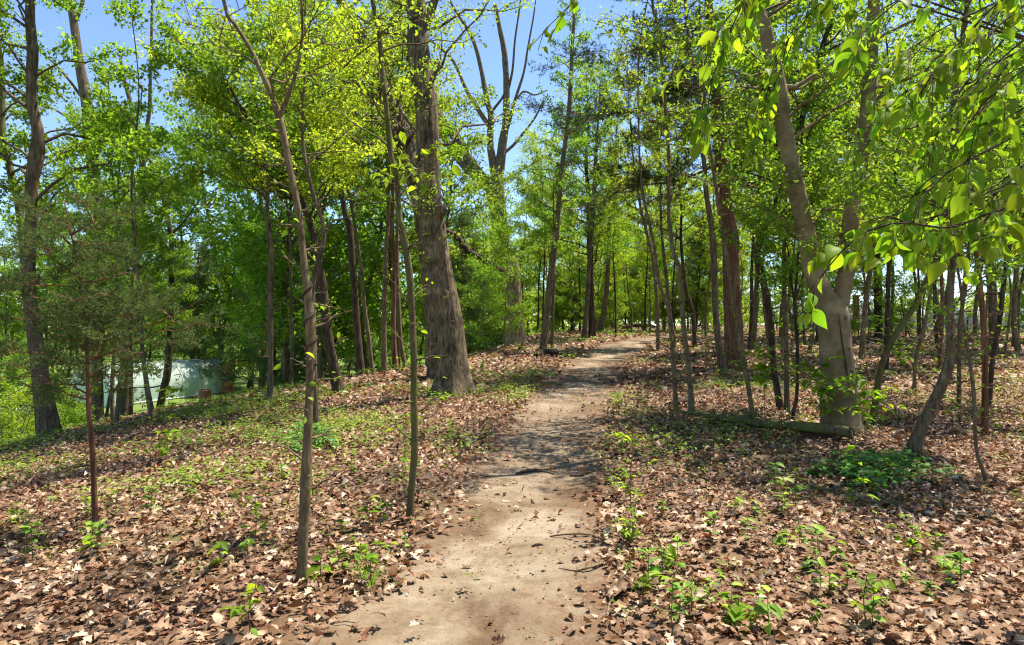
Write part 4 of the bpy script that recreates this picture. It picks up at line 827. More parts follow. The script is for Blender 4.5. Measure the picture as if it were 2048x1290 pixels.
# ------------------------------------------------------------------ things in the hollow
def box(mb, c, s, rz=0.0):
    v = np.array([[x, y, z] for x in (-.5, .5) for y in (-.5, .5) for z in (-.5, .5)]) * np.array(s)
    R = np.array([[math.cos(rz), -math.sin(rz), 0], [math.sin(rz), math.cos(rz), 0], [0, 0, 1]])
    mb.add(v @ R.T + np.array(c), None, [[0, 1, 3, 2], [4, 6, 7, 5], [0, 4, 5, 1], [2, 3, 7, 6], [0, 2, 6, 4], [1, 5, 7, 3]])
def greenhouse():
    A = np.array([(178 - 1024) / FPX * 35.5, 35.5]); B = np.array([(422 - 1024) / FPX * 43.0, 43.0])
    ax = (B - A) / np.linalg.norm(B - A); nrmv = np.array([ax[1], -ax[0]]); Ln = np.linalg.norm(B - A)
    gz = min(float(H(*A)), float(H(*B))) + .02
    t = thing('greenhouse', 'pale green plastic-covered tunnel greenhouse standing on the lawn', 'greenhouse', (A[0], A[1], gz))
    prof = [(-1.5, 0), (-1.5, .55), (-1.46, 1.0), (-1.3, 1.4), (-1.0, 1.75), (-.55, 1.98), (0, 2.06), (.55, 1.98), (1.0, 1.75), (1.3, 1.4), (1.46, 1.0), (1.5, .55), (1.5, 0)]
    pr = spline(np.array([[a, b, 0] for a, b in prof], float), 31)
    def pos(s, a, z): q = A + ax * s + nrmv * a; return [q[0], q[1], gz + z]
    nseg = 29; rgx = rs(6); vs = []
    for k in range(nseg):
        s = Ln * k / (nseg - 1); sag = -.035 * math.sin(math.pi * ((k % 4) / 4.0)) 
        end = min(k, nseg - 1 - k); sc = 1.0
        for q, (a, z, _) in enumerate(pr):
            wv = 1 + sag + .01 * rgx.randn()
            vs.append(pos(s, a * wv, z * (1 + .3 * sag)))
    fs = [[k * 31 + q, k * 31 + q + 1, (k + 1) * 31 + q + 1, (k + 1) * 31 + q] for k in range(nseg - 1) for q in range(30)]
    mb = MB(); mb.add(vs, None, fs); cov = part('cover', mb, M['film'], t)
    for e, s in ((0, 0.0), (1, Ln)):
        mb = MB(); bul = -.12 if e == 0 else .35
        rows = []; rings = 5
        for j in range(rings + 1):
            f = 1 - j / rings
            for (a, z, _) in pr: rows.append(pos(s + bul * (1 - f * f), a * (f if j else 1), (z * f if j else z)))
        fs = [[j * 31 + q, j * 31 + q + 1, (j + 1) * 31 + q + 1, (j + 1) * 31 + q] for j in range(rings) for q in range(30)]
        mb.add(rows, None, fs); part('end_panel', mb, M['film'], t)
    for k in range(8):
        s = Ln * k / 7; mb = MB(); tube(mb, [pos(s, a * 1.012, z * 1.01) for a, z, _ in pr], np.full(31, .028), 6); part('hoop', mb, M['pipe'], t)
    for a in (-1.53, 1.53):
        mb = MB(); tube(mb, [pos(0, a, .06), pos(Ln * .5, a, .06), pos(Ln, a, .06)], np.full(3, .05), 6); part('base_rail', mb, M['pipe'], t)
    mb = MB(); tube(mb, [pos(-.13, -.4, 0), pos(-.13, -.4, 1.7), pos(-.13, .4, 1.7), pos(-.13, .4, 0)], np.full(4, .02), 5); part('door_frame', mb, M['pipe'], t)
greenhouse()
def at_d(px, d): x = (px - 1024) / FPX * d; return np.array([x, d, float(H(x, d))])
c = at_d(455, 42.0); t = thing('hive_boxes', 'stack of orange-brown wooden boxes at the greenhouse end', 'boxes', c)
for k, (z, w, h, mm) in enumerate(((.12, .62, .22, 'hive'), (.52, .55, .42, 'hive'), (.93, .52, .36, 'hive2'), (1.28, .56, .32, 'hive'), (1.58, .56, .24, 'hive'), (1.78, .66, .10, 'hive'))):
    mb = MB(); box(mb, c + np.array([.02 * math.sin(k * 3), 0, z]), (w, w, h), .1 * math.sin(k)); part('lid' if k == 5 else 'box', mb, M[mm], t, smooth=False)
c = at_d(410, 36.0); t = thing('rusty_bin', 'rusty brown bin on the lawn before the greenhouse', 'bin', c)
mb = MB(); zz = np.array([0, .05, .4, .75, .8]); tube(mb, [c + UP * z for z in zz], np.array([.26, .29, .31, .30, .33]), 14, cap=False); part('drum', mb, M['bin'], t)
mb = MB(); th = np.linspace(0, 2 * math.pi, 15); tube(mb, [c + np.array([math.cos(a) * .33, math.sin(a) * .33, .8]) for a in th], np.full(15, .025), 6, cap=False); part('rim', mb, M['bin'], t)
mb = MB(); rgx = rs(5)
for k in range(12):
    p0 = c + np.array([rgx.uniform(-.18, .18), rgx.uniform(-.18, .18), .3]); tube(mb, [p0, p0 + np.array([rgx.uniform(-.15, .15), rgx.uniform(-.15, .15), rgx.uniform(.5, .8)])], [.012, .006], 4)
part('sticks', mb, M['dead'], t, kind='stuff')
c = at_d(30, 31.0); t = thing('timber_platform', 'low grey timber platform on the lawn at the view edge', 'platform', c)
for k in range(9):
    mb = MB(); box(mb, c + np.array([-1.2 + k * .33, 0, .34 + .004 * (k % 2)]), (.3, 2.4, .05), 0); part('plank', mb, M['greywood'], t, smooth=False)
for sx in (-1.3, 0.1, 1.5):
    mb = MB(); box(mb, c + np.array([sx, 0, .15]), (.12, 2.2, .33), 0); part('joist', mb, M['greywood'], t, smooth=False)
# beyond the wood edge
a, b = at_d(1560, 52), at_d(2120, 56); t = thing('low_wall', 'long low grey wall beyond the wood edge', 'wall', a)
n_ = 14
for k in range(n_):
    f0, f1 = k / n_, (k + 1) / n_; p0, p1 = a + (b - a) * f0, a + (b - a) * f1; cc = (p0 + p1) / 2; ln = np.linalg.norm((p1 - p0)[:2]); rz = math.atan2(p1[1] - p0[1], p1[0] - p0[0])
    mb = MB(); box(mb, (cc[0], cc[1], 1.0 + .68 + .004 * (k % 2)), (ln - .012, .25, 2.3), rz); part('panel', mb, M['concrete'], t, smooth=False)
c = at_d(1712, 45); t = thing('brick_red_post', 'reddish square post standing before the grey wall', 'post', c)
mb = MB(); box(mb, c + UP * 1.1, (.3, .3, 2.4), .2); part('shaft', mb, M['post_red'], t, smooth=False)
mb = MB(); box(mb, c + UP * 2.34, (.38, .38, .09), .2); part('cap', mb, M['post_red'], t, smooth=False)
c = at_d(1935, 22); t = thing('black_post', 'thin black post among the stems past the curved trunk', 'post', c)
mb = MB(); tube(mb, [c - UP * .1, c + UP * .5, c + UP * .95], [.02, .02, .02], 8); part('rod', mb, M['black'], t)
mb = MB(); tube(mb, [c + UP * .95, c + UP * .97, c + UP * 1.0], [.03, .035, .02], 8); part('cap', mb, M['black'], t)
# brush pile, logs, stump
c = at_d(1850, 24); t = thing('brush_pile', 'heap of dead grey branches near the wood edge', 'brush pile', c); rgx = rs(17)
for k in range(46):
    p0 = c + np.array([rgx.uniform(-1.6, 1.6), rgx.uniform(-.8, .8), rgx.uniform(0, .35)]); v = nrm(np.array([rgx.randn(), rgx.randn() * .5, rgx.uniform(-.1, .5)])) * rgx.uniform(.7, 1.6)
    mb = MB(); tube(mb, spline([p0, p0 + v * .5 + rgx.randn(3) * .08, p0 + v], 6), np.linspace(rgx.uniform(.012, .035), .006, 6), 5); part('stick', mb, M['dead'], t)
def log(label, pts, mat, name='fallen_log', d=None, lift=.5):
    w3 = []
    for (px, row, w) in pts:
        g = gp(px, row) if d is None else at_d(px, d); R = w / FPX * g[1] / 2; w3.append([g[0], g[1], g[2] + R * lift + .03, R])
    w3 = np.array(w3); t = thing(name, label, 'log', (w3[0, 0], w3[0, 1], float(H(w3[0, 0], w3[0, 1]))))
    c = spline(w3, 40); mb = MB(); tube(mb, c[:, :3], np.maximum(c[:, 3], .01), 14, ridge=ridge_fn(len(label), .07)); part('wood', mb, M[mat], t); return t, c
t, c = log('long moss-covered fallen log at the foot of the beech', [(1368, 833, 6), (1400, 839, 9), (1455, 850, 12), (1532, 864, 17), (1610, 873, 20), (1672, 880, 21), (1705, 886, 20)], 'mossy', lift=1.35)
mb = MB(); tube(mb, [c[20, :3], c[20, :3] + np.array([-.1, -.05, .12]), c[20, :3] + np.array([-.25, -.1, .16])], [.03, .022, .008], 7); part('branch_stub', mb, M['mossy'], t)
log('dark root log under the leaning sapling at the bend', [(1072, 716, 10), (1090, 711, 16), (1108, 711, 12), (1130, 713, 8), (1150, 716, 5)], 'knot', 'root_log')
log('short grey log lying past the path end', [(1368, 690, 5), (1395, 687, 6), (1420, 682, 6), (1440, 679, 4)], 'dead')
log('slim dark log in the leaves short of the mossy log', [(1330, 815, 4), (1350, 811, 8), (1372, 807, 9), (1385, 806, 6)], 'knot')
log('dark log far back in the grass below the thicket', [(1235, 656, 7), (1262, 655, 9), (1290, 655, 8), (1310, 656, 5)], 'knot', lift=.9)
c = gp(1253, 664); t = thing('tree_stump', 'low reddish tree stump by the far bend clump', 'stump', c)
mb = MB(); tube(mb, [c + UP * z for z in (-.1, .05, .2, .34)], [.42, .36, .32, .30], 16, ridge=ridge_fn(2, .12)); part('stump_side', mb, M['red'], t)
mb = MB(); th = np.arange(16) * 2 * math.pi / 16; mb.add(np.vstack([c + np.stack([np.cos(th) * .28, np.sin(th) * .28, np.full(16, .40)], 1) , [c + UP * .50]]), [[k, (k + 1) % 16, 16] for k in range(16)]); part('cut_face', mb, M['dead'], t)
c = gp(960, 688); t = thing('tree_stump', 'dark rotten stump beside the far dark cedar', 'stump', c)
mb = MB(); tube(mb, [c + UP * z + np.array([z * .3, 0, 0]) for z in (-.1, .05, .3, .6)], [.55, .45, .35, .12], 14, ridge=ridge_fn(12, .25)); part('stump_side', mb, M['dark'], t)

# roots across the path and fallen twigs
def stick(name, label, cat, pts, mat, group=None, lift=.4):
    w3 = []
    for (px, row, w) in pts:
        g = gp(px, row); R = w / FPX * g[1] / 2
        zz = g[2] - (.02 if float(path_in(g[0], g[1])) > .15 else 0)
        w3.append([g[0], g[1], zz + R * lift + .004, R])
    c = spline(w3, 18); t = thing(name, label, cat, c[0, :3], group); mb = MB(); tube(mb, c[:, :3], np.maximum(c[:, 3], .002), 6, ridge=ridge_fn(len(pts), .12)); part('wood', mb, M[mat], t); return t
stick('exposed_root', 'thin root ridge crossing the middle of the path', 'root', [(1032, 944, 3), (1050, 941, 6), (1070, 939, 7), (1090, 941, 5), (1108, 945, 3)], 'bark')
stick('exposed_root', 'short dark root at the path edge below the shrub', 'root', [(1140, 948, 4), (1158, 949, 6), (1180, 946, 5), (1196, 946, 3)], 'dark')
stick('fallen_stick', 'long curved stick jutting onto the path edge', 'stick', [(1118, 1132, 3), (1150, 1137, 5), (1178, 1137, 5), (1200, 1130, 5), (1240, 1118, 4)], 'dead')
stick('fallen_stick', 'pale bent stick beside the grass tuft at the path edge', 'stick', [(752, 1190, 4), (775, 1165, 4), (800, 1140, 4), (812, 1128, 3)], 'dead')
stick('fallen_stick', 'forked twig lying where leaves meet the lower path', 'stick', [(1212, 1270, 4), (1215, 1235, 5), (1222, 1200, 4), (1230, 1170, 3)], 'dead')
stick('fallen_stick', 'dark twig lying straight across the bare path', 'stick', [(1100, 1070, 3), (1130, 1072, 4), (1160, 1071, 4), (1186, 1072, 2)], 'dark')
stick('fallen_stick', 'small dark twig alone on the pale path', 'stick', [(1064, 1089, 4), (1075, 1087, 6), (1086, 1086, 4)], 'dark')
stick('fallen_stick', 'long thin grey stem lying in leaves near the thin whip stem', 'stick', [(1985, 905, 3), (2010, 925, 3), (2035, 950, 3), (2060, 975, 3)], 'dead')
stick('fallen_stick', 'pale twig lying upright in leaves below the slim log', 'stick', [(1426, 1010, 2), (1418, 990, 3), (1412, 965, 3), (1408, 930, 2)], 'dead')
rgx = rs(31)
for k in range(26):
    side = k % 2; px = rgx.uniform(640, 900) if side == 0 else rgx.uniform(1190, 1420); row = rgx.uniform(820, 1270)
    if side == 0: px = min(px, np.interp(row, [800, 1290], [1040, 660]) + rgx.uniform(-120, 10))
    a = rgx.uniform(0, 6.28); ln = rgx.uniform(25, 60) * (row - 560) / 500
    stick('fallen_twig', ('small brown twig in the leaves along the path, on the massive oak side' if side == 0 else 'small brown twig in the leaves along the path, on the mossy log side'), 'twig', [(px, row, 3), (px + math.cos(a) * ln * .5, row + math.sin(a) * ln * .15 + rgx.uniform(-3, 3), 3.5), (px + math.cos(a) * ln, row + math.sin(a) * ln * .3, 2)], 'dead',
          'small twigs on the oak side of the path' if side == 0 else 'small twigs on the log side of the path')

# ------------------------------------------------------------------ fallen leaves
def leaf_tpl(kind, n, rg, curl=1.0):
    t = np.linspace(0, 1, n + 1)
    if kind == 'oak':
        w = 0.34 * np.sin(np.pi * np.clip(t, 0.02, .98)) ** .6 * (0.62 + 0.42 * np.sign(np.sin(t * math.pi * 6.2 + rg.uniform(0, 1))) * np.abs(np.sin(t * math.pi * 6.2)) ** .5) + .02
    elif kind == 'maple':
        w = 0.5 * np.array([.05, .5, .32, 1.0, .45, .62, .25, .02])[np.minimum((t * 7).round().astype(int), 7)]
    else:
        w = 0.27 * np.sin(np.pi * np.clip(t, 0.0, 1) ** .85) + .006
    w[-1] = .004; w[0] = .012
    bend = rg.uniform(-.6, 1.0) * curl; cup = rg.uniform(-.7, 1.0) * curl * (.5 if kind == 'maple' else 1); tw = rg.uniform(-.6, .6) * curl
    mid = np.stack([t, 0 * t, bend * t * (1 - t) * 1.1], 1)
    zc = cup * w * (0.5 + .8 * rg.rand(n + 1))
    fw = 0.12 if kind == 'oak' else 0.04
    lft = mid + np.stack([fw * w, w, zc + tw * w * t], 1); rgt = mid + np.stack([fw * w, -w, zc - tw * w * t], 1)
    v = np.concatenate([lft, mid, rgt]); m = n + 1
    f = [[i + m, i + m + 1, i + 1, i] for i in range(n)] + [[i + 2 * m, i + 2 * m + 1, i + m + 1, i + m] for i in range(n)]
    v[:, 0] -= .5
    return v, np.array(f)
def rotmats(yaw, nrmv, rg=None):
    n = nrm(nrmv); x0 = np.stack([np.cos(yaw), np.sin(yaw), np.zeros_like(yaw)], 1)
    y = nrm(np.cross(n, x0)); x = np.cross(y, n)
    return np.stack([x, y, n], -1)
def scatter_tpl(mb, tpls, pos, rg, L, tilt, tone):
    N = len(pos); k = rg.randint(len(tpls), size=N)
    R = rotmats(rg.uniform(0, 6.28, N), UP + rg.randn(N, 3) * tilt); s = L
    for q, (v, f) in enumerate(tpls):
        i = np.nonzero(k == q)[0]
        if not len(i): continue
        vv = np.einsum('nij,kj->nki', R[i], v) * s[i][:, None, None] + pos[i][:, None, :]
        ff = (f[None] + (np.arange(len(i)) * len(v))[:, None, None]).reshape(-1, 4)
        mb.add(vv.reshape(-1, 3), None, ff, np.repeat(tone[i], len(v)))
rgl = rs(909)
def litter_zone(mb, d0, d1, dens, tpls, L0, L1, tilt, spread=.92, lift=.03):
    area = spread * 2 * .5 * (d1 ** 2 - d0 ** 2); N = int(area * dens)
    d = np.sqrt(rgl.uniform(d0 ** 2, d1 ** 2, N)); x = rgl.uniform(-spread, spread, N) * d
    ins = path_in(x, d); pr = np.where(ins > 0, .02 + .45 * np.exp(-ins / .09), 1.0 - .55 * np.exp(ins / np.where(x < -.3, .35, .15)))
    pr = np.where(H(x, d) < -1.5, 0.05, pr)
    keep = rgl.rand(N) < pr; x, d, ins = x[keep], d[keep], ins[keep]
    L = rgl.uniform(L0, L1, len(x)) * np.where(rgl.rand(len(x)) < .12, 1.35, 1)
    z = H(x, d) + np.where(ins > 0.05, -.015, lift * rgl.rand(len(x))) + .006 + L * .05
    scatter_tpl(mb, tpls, np.stack([x, d, z], 1), rgl, L, tilt, np.clip(rgl.beta(1.1, 1.6, len(x)), 0, 1))
near = [leaf_tpl(k, n, rgl, 1.0) for k, n in (('oak', 7), ('oak', 6), ('oak', 7), ('oak', 6), ('oak', 7), ('oval', 3), ('oval', 3), ('maple', 7), ('oval', 3), ('oak', 7), ('oval', 3), ('oak', 6), ('oval', 3), ('oak', 7))]
midt = [leaf_tpl(k, n, rgl, 1.1) for k, n in (('oval', 2), ('oak', 4), ('oak', 4), ('oval', 3), ('oval', 2), ('oval', 2))]
fart = [leaf_tpl(k, 2, rgl, 1.3) for k in ('oval', 'oval', 'oval', 'oval')]
quad = [(np.array([[-.5, 0, rgl.uniform(-.1, .1)], [0, -.3, rgl.uniform(-.1, .25)], [.5, 0, rgl.uniform(-.1, .2)], [0, .3, rgl.uniform(-.1, .25)]]), np.array([[0, 1, 2, 3]])) for _ in range(6)]
mb = MB()
litter_zone(mb, 1.2, 2.8, 300, midt, .03, .075, .35, 1.0)
litter_zone(mb, 2.8, 6.5, 640, near, .026, .075, .42)
litter_zone(mb, 6.5, 12, 330, midt, .035, .085, .45)
litter_zone(mb, 12, 22, 110, quad, .07, .14, .5)
litter_zone(mb, 22, 42, 24, quad, .12, .22, .5)
tag(link('leaf_litter', mb.mesh('leaf_litter'), None, M['deadleaf']), 'thick brown fallen leaves covering the woodland floor', 'leaf litter', kind='stuff')
mb = MB(); N = 5200; d = np.sqrt(rgl.uniform(3 ** 2, 15 ** 2, N)); l, r_ = path_lr(d); u = rgl.rand(N); x = l - .1 + (r_ - l + .2) * np.where(rgl.rand(N) < .5, u, np.where(rgl.rand(N) < .5, u ** 3, 1 - u ** 3))
uu = np.clip((x - l) / (r_ - l), 0, 1); e_ = np.abs(uu * 2 - 1)
z = H(x, d) + .012 - .035 * (1 - e_ ** 2) - .05 * e_ ** 8 + .006; L = rgl.uniform(.008, .03, N)
scatter_tpl(mb, quad, np.stack([x, d, z], 1), rgl, L, .35, np.clip(rgl.beta(1, 3, N), 0, 1))
tag(link('path_debris', mb.mesh('path_debris'), None, M['deadleaf']), 'crumbs of broken leaf and bark strewn on the path', 'leaf debris', kind='stuff')
# the largest single leaves, each a piece of the floor
ones = []
for q in range(10):
    v, f = leaf_tpl(('oak', 'oak', 'oak', 'oak', 'maple', 'oval')[q % 6], 14 if q % 6 < 4 else 7, rgl, .95); mb = MB(); mb.add(v, None, f); me = mb.mesh('leaf'); me.materials.append(M['deadleaf1']); ones.append(me)
cnt = 0
while cnt < 290:
    d = rgl.uniform(3.3, 5.2); x = rgl.uniform(-.76, .76) * d
    if float(path_in(x, d)) > (.02 if rgl.rand() < .93 else 9): continue
    o = bpy.data.objects.new('leaf', ones[rgl.randint(10)]); COL.objects.link(o); o.parent = ground
    R = rotmats(np.array([rgl.uniform(0, 6.28)]), (UP + rgl.randn(3) * .33)[None])[0]; s = rgl.uniform(.05, .092)
    Mx = Matrix(R.tolist()).to_4x4(); o.matrix_local = Matrix.Translation((x, d, float(H(x, d)) + .035 + s * .08)) @ Mx @ Matrix.Scale(s, 4); cnt += 1

# ------------------------------------------------------------------ green plants on the floor
def clumpy(x, y): return .5 + .25 * np.sin(x * 1.3 + 2 * np.sin(y * .6)) + .25 * np.sin(y * 1.7 + 1.5 * np.sin(x * .9 + 1)) 
mb = MB(); rgc = rs(55)
def cover(d0, d1, n, size, nl, weight):
    d = np.sqrt(rgc.uniform(d0 ** 2, d1 ** 2, n)); x = rgc.uniform(-.9, .9, n) * d
    ins = path_in(x, d); pr = clumpy(x, d) ** 2 * weight(x, d) * np.where(ins > 0, .03 * np.ones_like(x), 1.0); pr = np.where(H(x, d) < -2.2, 0, pr)
    k = rgc.rand(n) < pr; x, d = x[k], d[k]; z = H(x, d)
    q = np.repeat(np.stack([x, d, z], 1), nl, 0); hh = rgc.uniform(.02, .12, len(q)) * (size / .035)
    a = rgc.uniform(0, 6.28, len(q)); rr = rgc.uniform(.1, 1.0, len(q)) * size * 2.2
    q = q + np.stack([np.cos(a) * rr, np.sin(a) * rr, np.minimum(hh, .16)], 1)
    ax = np.stack([np.cos(a), np.sin(a), rgc.uniform(-.3, .4, len(q))], 1)
    leaves(mb, q, ax, UP + rgc.randn(len(q), 3) * .35, size * rgc.uniform(.6, 1.3, len(q)), size * rgc.uniform(.4, .7, len(q)), rgc, 6 if d0 < 8 else 2)
wl = lambda x, d: np.where(x < -1.5, 1.2, .45)
def edgew(x, d):
    e = -path_in(x, d); return np.exp(-((e - .35) / .35) ** 2)
cover(3.3, 7, 2400, .026, 9, lambda x, d: np.where(x < -1, .42, .25) + .35 * edgew(x, d)); cover(6, 15, 17000, .042, 7, lambda x, d: np.where(x < -1.5, np.where(x < -3, 1.45, 1.0), .42) + .4 * edgew(x, d)); cover(14, 30, 8000, .06, 7, lambda x, d: .7 + 0 * x); cover(28, 50, 5000, .12, 7, lambda x, d: 1.0 + 0 * x)
tag(link('ground_cover', mb.mesh('ground_cover', smooth=False), None, M['cover']), 'low green seedlings sprinkled through the fallen leaves', 'ground cover', kind='stuff')

# leaf shapes for plants built leaf by leaf
def green_leaf(kind, seed):
    rg = rs(seed); v, f = leaf_tpl(kind, 8 if kind != 'maple' else 7, rg, .3)
    v[:, 0] += .5
    if kind == 'oval': v[:, 1] *= 1.2 * (1 - .45 * np.clip(v[:, 0], 0, 1) ** 1.5)
    v[:, 2] -= .22 * v[:, 0] ** 2; v[:, 2] += .35 * np.abs(v[:, 1])
    mb = MB(); mb.add(v, None, f, .55); me = mb.mesh('leaf'); me.materials.append(M['leafN']); return me
LEAF = {'oval': [green_leaf('oval', s) for s in (1, 2, 3, 4)], 'maple': [green_leaf('maple', s) for s in (5, 6)], 'oak': [green_leaf('oak', s) for s in (7, 8)]}
def put_leaf(t, kind, p, axis_, nn, s, rg, wmul=1.0):
    a = nrm(axis_); sd_ = nrm(np.cross(nn, a)); n = np.cross(a, sd_)
    o = bpy.data.objects.new('leaf', LEAF[kind][rg.randint(len(LEAF[kind]))]); COL.objects.link(o); o.parent = t
    R = np.stack([a, sd_, n], -1) * np.array([s, s * wmul, s])
    Mx = Matrix(R.tolist()).to_4x4(); Mx.translation = Vector((p - WORLD[t.name]).tolist()); o.matrix_local = Mx
def seedling(label, px, row, h, n, s, kind='oval', lean=(0, 0), name='seedling', cat='seedling', branches=0, spread=.5, group=None):
    rg = rs(int(px * 7 + row)); g = gp(px, row); t = thing(name, label, cat, g, group)
    top = g + UP * h + np.array([lean[0], lean[1], 0]); st = spline([g - UP * .03, (g + top) / 2 + rg.randn(3) * h * .04, top], 8)
    mb = MB(); tube(mb, st, np.linspace(.004, .0018, 8), 5); part('stem', mb, M['sap'], t)
    tips = [(st, 0.35)]
    for b in range(branches):
        i = rg.randint(2, 7); a = rg.uniform(0, 6.28); v = np.array([math.cos(a), math.sin(a), rg.uniform(.1, .7)]) * h * spread * rg.uniform(.6, 1.1)
        bp = spline([st[i], st[i] + v * .5 + UP * .02, st[i] + v], 6); mb = MB(); tube(mb, bp, np.linspace(.0025, .0014, 6), 4); part('twig', mb, M['sap'], t); tips.append((bp, .1))
    for k in range(n):
        bp, lo = tips[rg.randint(len(tips))] if branches else tips[0]
        u = rg.uniform(lo, 1.0); i = int(u * (len(bp) - 1)); a = rg.uniform(0, 6.28)
        ax = np.array([math.cos(a), math.sin(a), rg.uniform(-.5, .25)])
        put_leaf(t, kind, bp[i], ax, UP + rg.randn(3) * .3, s * rg.uniform(.65, 1.2), rg)
    return t
seedling('yellow-green maple seedling with broad lobed leaves low in the litter', 1478, 1245, .12, 7, .13, 'maple')
seedling('bright green sprig hanging large leaves beside the vine-wound sapling foot', 645, 1168, .2, 6, .10, 'oval')
seedling('sprout with two big pointed leaves at the young cedar foot', 182, 1100, .12, 4, .12, 'oval')
seedling('tall leafy seedling at the path edge facing the greenish sapling', 1268, 1075, .75, 60, .055, 'oval', branches=12, spread=.38, name='leafy_shrub', cat='shrub')
seedling('low dense plant at the foot of the tall leafy seedling', 1258, 1092, .18, 34, .06, 'oval', branches=6, spread=.8)
seedling('pale seedling with cupped leaves beside the jutting stick', 1322, 1160, .18, 12, .07, 'oval', branches=3)
seedling('small yellow-green seedling just above the lower path edge', 1285, 1190, .14, 7, .07, 'maple')
seedling('upright sprig of green leaves rising from the bottom litter', 1735, 1262, .28, 26, .06, 'oval', branches=6, spread=.6)
seedling('bushy light green seedling in the sunlit litter', 1825, 1118, .24, 34, .055, 'oval', branches=8, spread=.7)
seedling('pale lobed seedling near the sunlit white leaves', 1905, 1140, .1, 5, .10, 'maple')
seedling('green sprig in the litter midway to the mossy log', 1660, 1190, .12, 14, .05, 'oval', branches=4)
seedling('pair of yellowish broad leaves in the open litter', 1572, 1090, .1, 3, .12, 'maple')
seedling('leafy shrub at the greenish sapling foot', 808, 1010, .5, 46, .05, 'oval', branches=12, spread=.7, name='leafy_shrub', cat='shrub')
seedling('light green clump below the vine-wound sapling on the path side', 742, 1165, .2, 22, .06, 'oval', branches=6, spread=.7)
seedling('sprig at the bottom edge of view below the cedar side litter', 505, 1280, .24, 16, .07, 'oval', branches=5)
seedling('light sprouting plant in sunny litter below the young cedar', 510, 1085, .3, 30, .06, 'oval', branches=8, spread=.6)
seedling('small upright seedling left of the vine-wound sapling', 440, 1140, .2, 8, .09, 'oval')
seedling('broad-leaved plant in mid litter above the sunny patch', 330, 925, .35, 32, .09, 'maple', branches=7, spread=.7)
seedling('pale sapling shoot standing before the oak foot', 810, 905, .45, 26, .06, 'oval', branches=6, spread=.4)
seedling('leafy sprout at the massive oak root', 965, 752, .35, 12, .11, 'oval')
seedling('tall thin shoot with pale top leaves before the vine patch', 1762, 1080, .72, 14, .07, 'oval', lean=(-.15, .1), name='thin_shoot')
seedling('leafy twiggy shrub before the beech foot', 1640, 868, .95, 120, .12, 'oval', branches=20, spread=.5, name='leafy_shrub', cat='shrub')
seedling('leafy twiggy shrub between beech and slanting sapling', 1730, 890, .8, 90, .115, 'oval', branches=16, spread=.55, name='leafy_shrub', cat='shrub')
seedling('loose green shrub against the dark crooked trunk', 1530, 850, 1.05, 80, .12, 'oval', branches=16, spread=.4, name='leafy_shrub', cat='shrub')
seedling('broad-leaved young shrub behind the slanting sapling', 1800, 745, 1.0, 60, .17, 'maple', branches=12, spread=.6, name='leafy_shrub', cat='shrub')
seedling('broad-leaved bush beyond the beech near the wall', 1745, 700, 1.2, 46, .2, 'maple', branches=10, spread=.6, name='leafy_shrub', cat='shrub')
seedling('yellow-green bush at the forked trunk foot by the greenhouse', 335, 850, .6, 40, .12, 'maple', branches=10, spread=.8, name='leafy_shrub', cat='shrub')
seedling('leafy bush left of the crooked trunk foot', 30, 870, 1.0, 90, .11, 'oval', branches=18, spread=.9, name='leafy_shrub', cat='shrub')
seedling('green bush between crooked trunk and young cedar', 140, 850, .9, 70, .12, 'maple', branches=14, spread=.7, name='leafy_shrub', cat='shrub')
def patch(label, px0, px1, r0, r1, n, s, h, name, mat):
    rg = rs(int(px0)); t = thing(name, label, 'plant', gp((px0 + px1) / 2, (r0 + r1) / 2)); mb = MB()
    cx, cr = (px0 + px1) / 2, (r0 + r1) / 2; pts = []
    for k in range(n):
        a = rg.uniform(0, 6.28); rr = math.sqrt(rg.rand()) * (.62 + .38 * math.sin(3 * a + px0) * math.sin(2 * a + 1)) * 1.25; g = gp(cx + math.cos(a) * rr * (px1 - px0) / 2, cr + math.sin(a) * rr * (r1 - r0) / 2)
        pts.append(g + UP * (rg.uniform(.02, h) * (1.1 - .5 * rr)))
    pts = np.array(pts); a = rg.uniform(0, 6.28, n)
    leaves(mb, pts, np.stack([np.cos(a), np.sin(a), rg.uniform(-.3, .2, n)], 1), UP + rg.randn(n, 3) * .3, s * rg.uniform(.7, 1.3, n), s * .6, rg, 6)
    part('foliage', mb, M[mat], t, smooth=False, kind='stuff')
    mb = MB()
    for k in range(30):
        i, j = rg.randint(n), rg.randint(n); p0, p1 = pts[i] - UP * .02, pts[i] + (pts[j] - pts[i]) * min(.4 / max(np.linalg.norm(pts[j] - pts[i]), .1), 1)
        tube(mb, [p0, (p0 + p1) / 2 + UP * .015, p1], [.003, .0025, .002], 4)
    part('stems', mb, M['sap'], t, kind='stuff')
patch('glossy green creeper patch spreading at the curved trunk foot', 1590, 1890, 905, 985, 560, .085, .16, 'creeper_patch', 'leafC')
patch('dark green creeper patch at the feet of the twin saplings', 545, 700, 862, 915, 460, .06, .22, 'creeper_patch', 'leafC')
patch('green creeper at the massive oak foot', 835, 905, 780, 812, 200, .06, .16, 'creeper_patch', 'leafA')
rgs = rs(71)
SEED_ME = []
for q in range(6):
    mb = MB(); n = 7 + q; rg = rs(600 + q); tube(mb, [[0, 0, -.02], [.005, 0, .05], [0, .004, .09 + .02 * q]], [.003, .002, .0015], 4, r=.3)
    a = rg.uniform(0, 6.28, n); hh = rg.uniform(.04, .1 + .02 * q, n)
    leaves(mb, np.stack([0 * a, 0 * a, hh], 1), np.stack([np.cos(a), np.sin(a), rg.uniform(-.3, .4, n)], 1), UP + rg.randn(n, 3) * .25, rg.uniform(.035, .07, n), rg.uniform(.02, .038, n), rg, 6)
    me = mb.mesh('seedling'); me.materials.append(M['cover']); SEED_ME.append(me)
k = 0
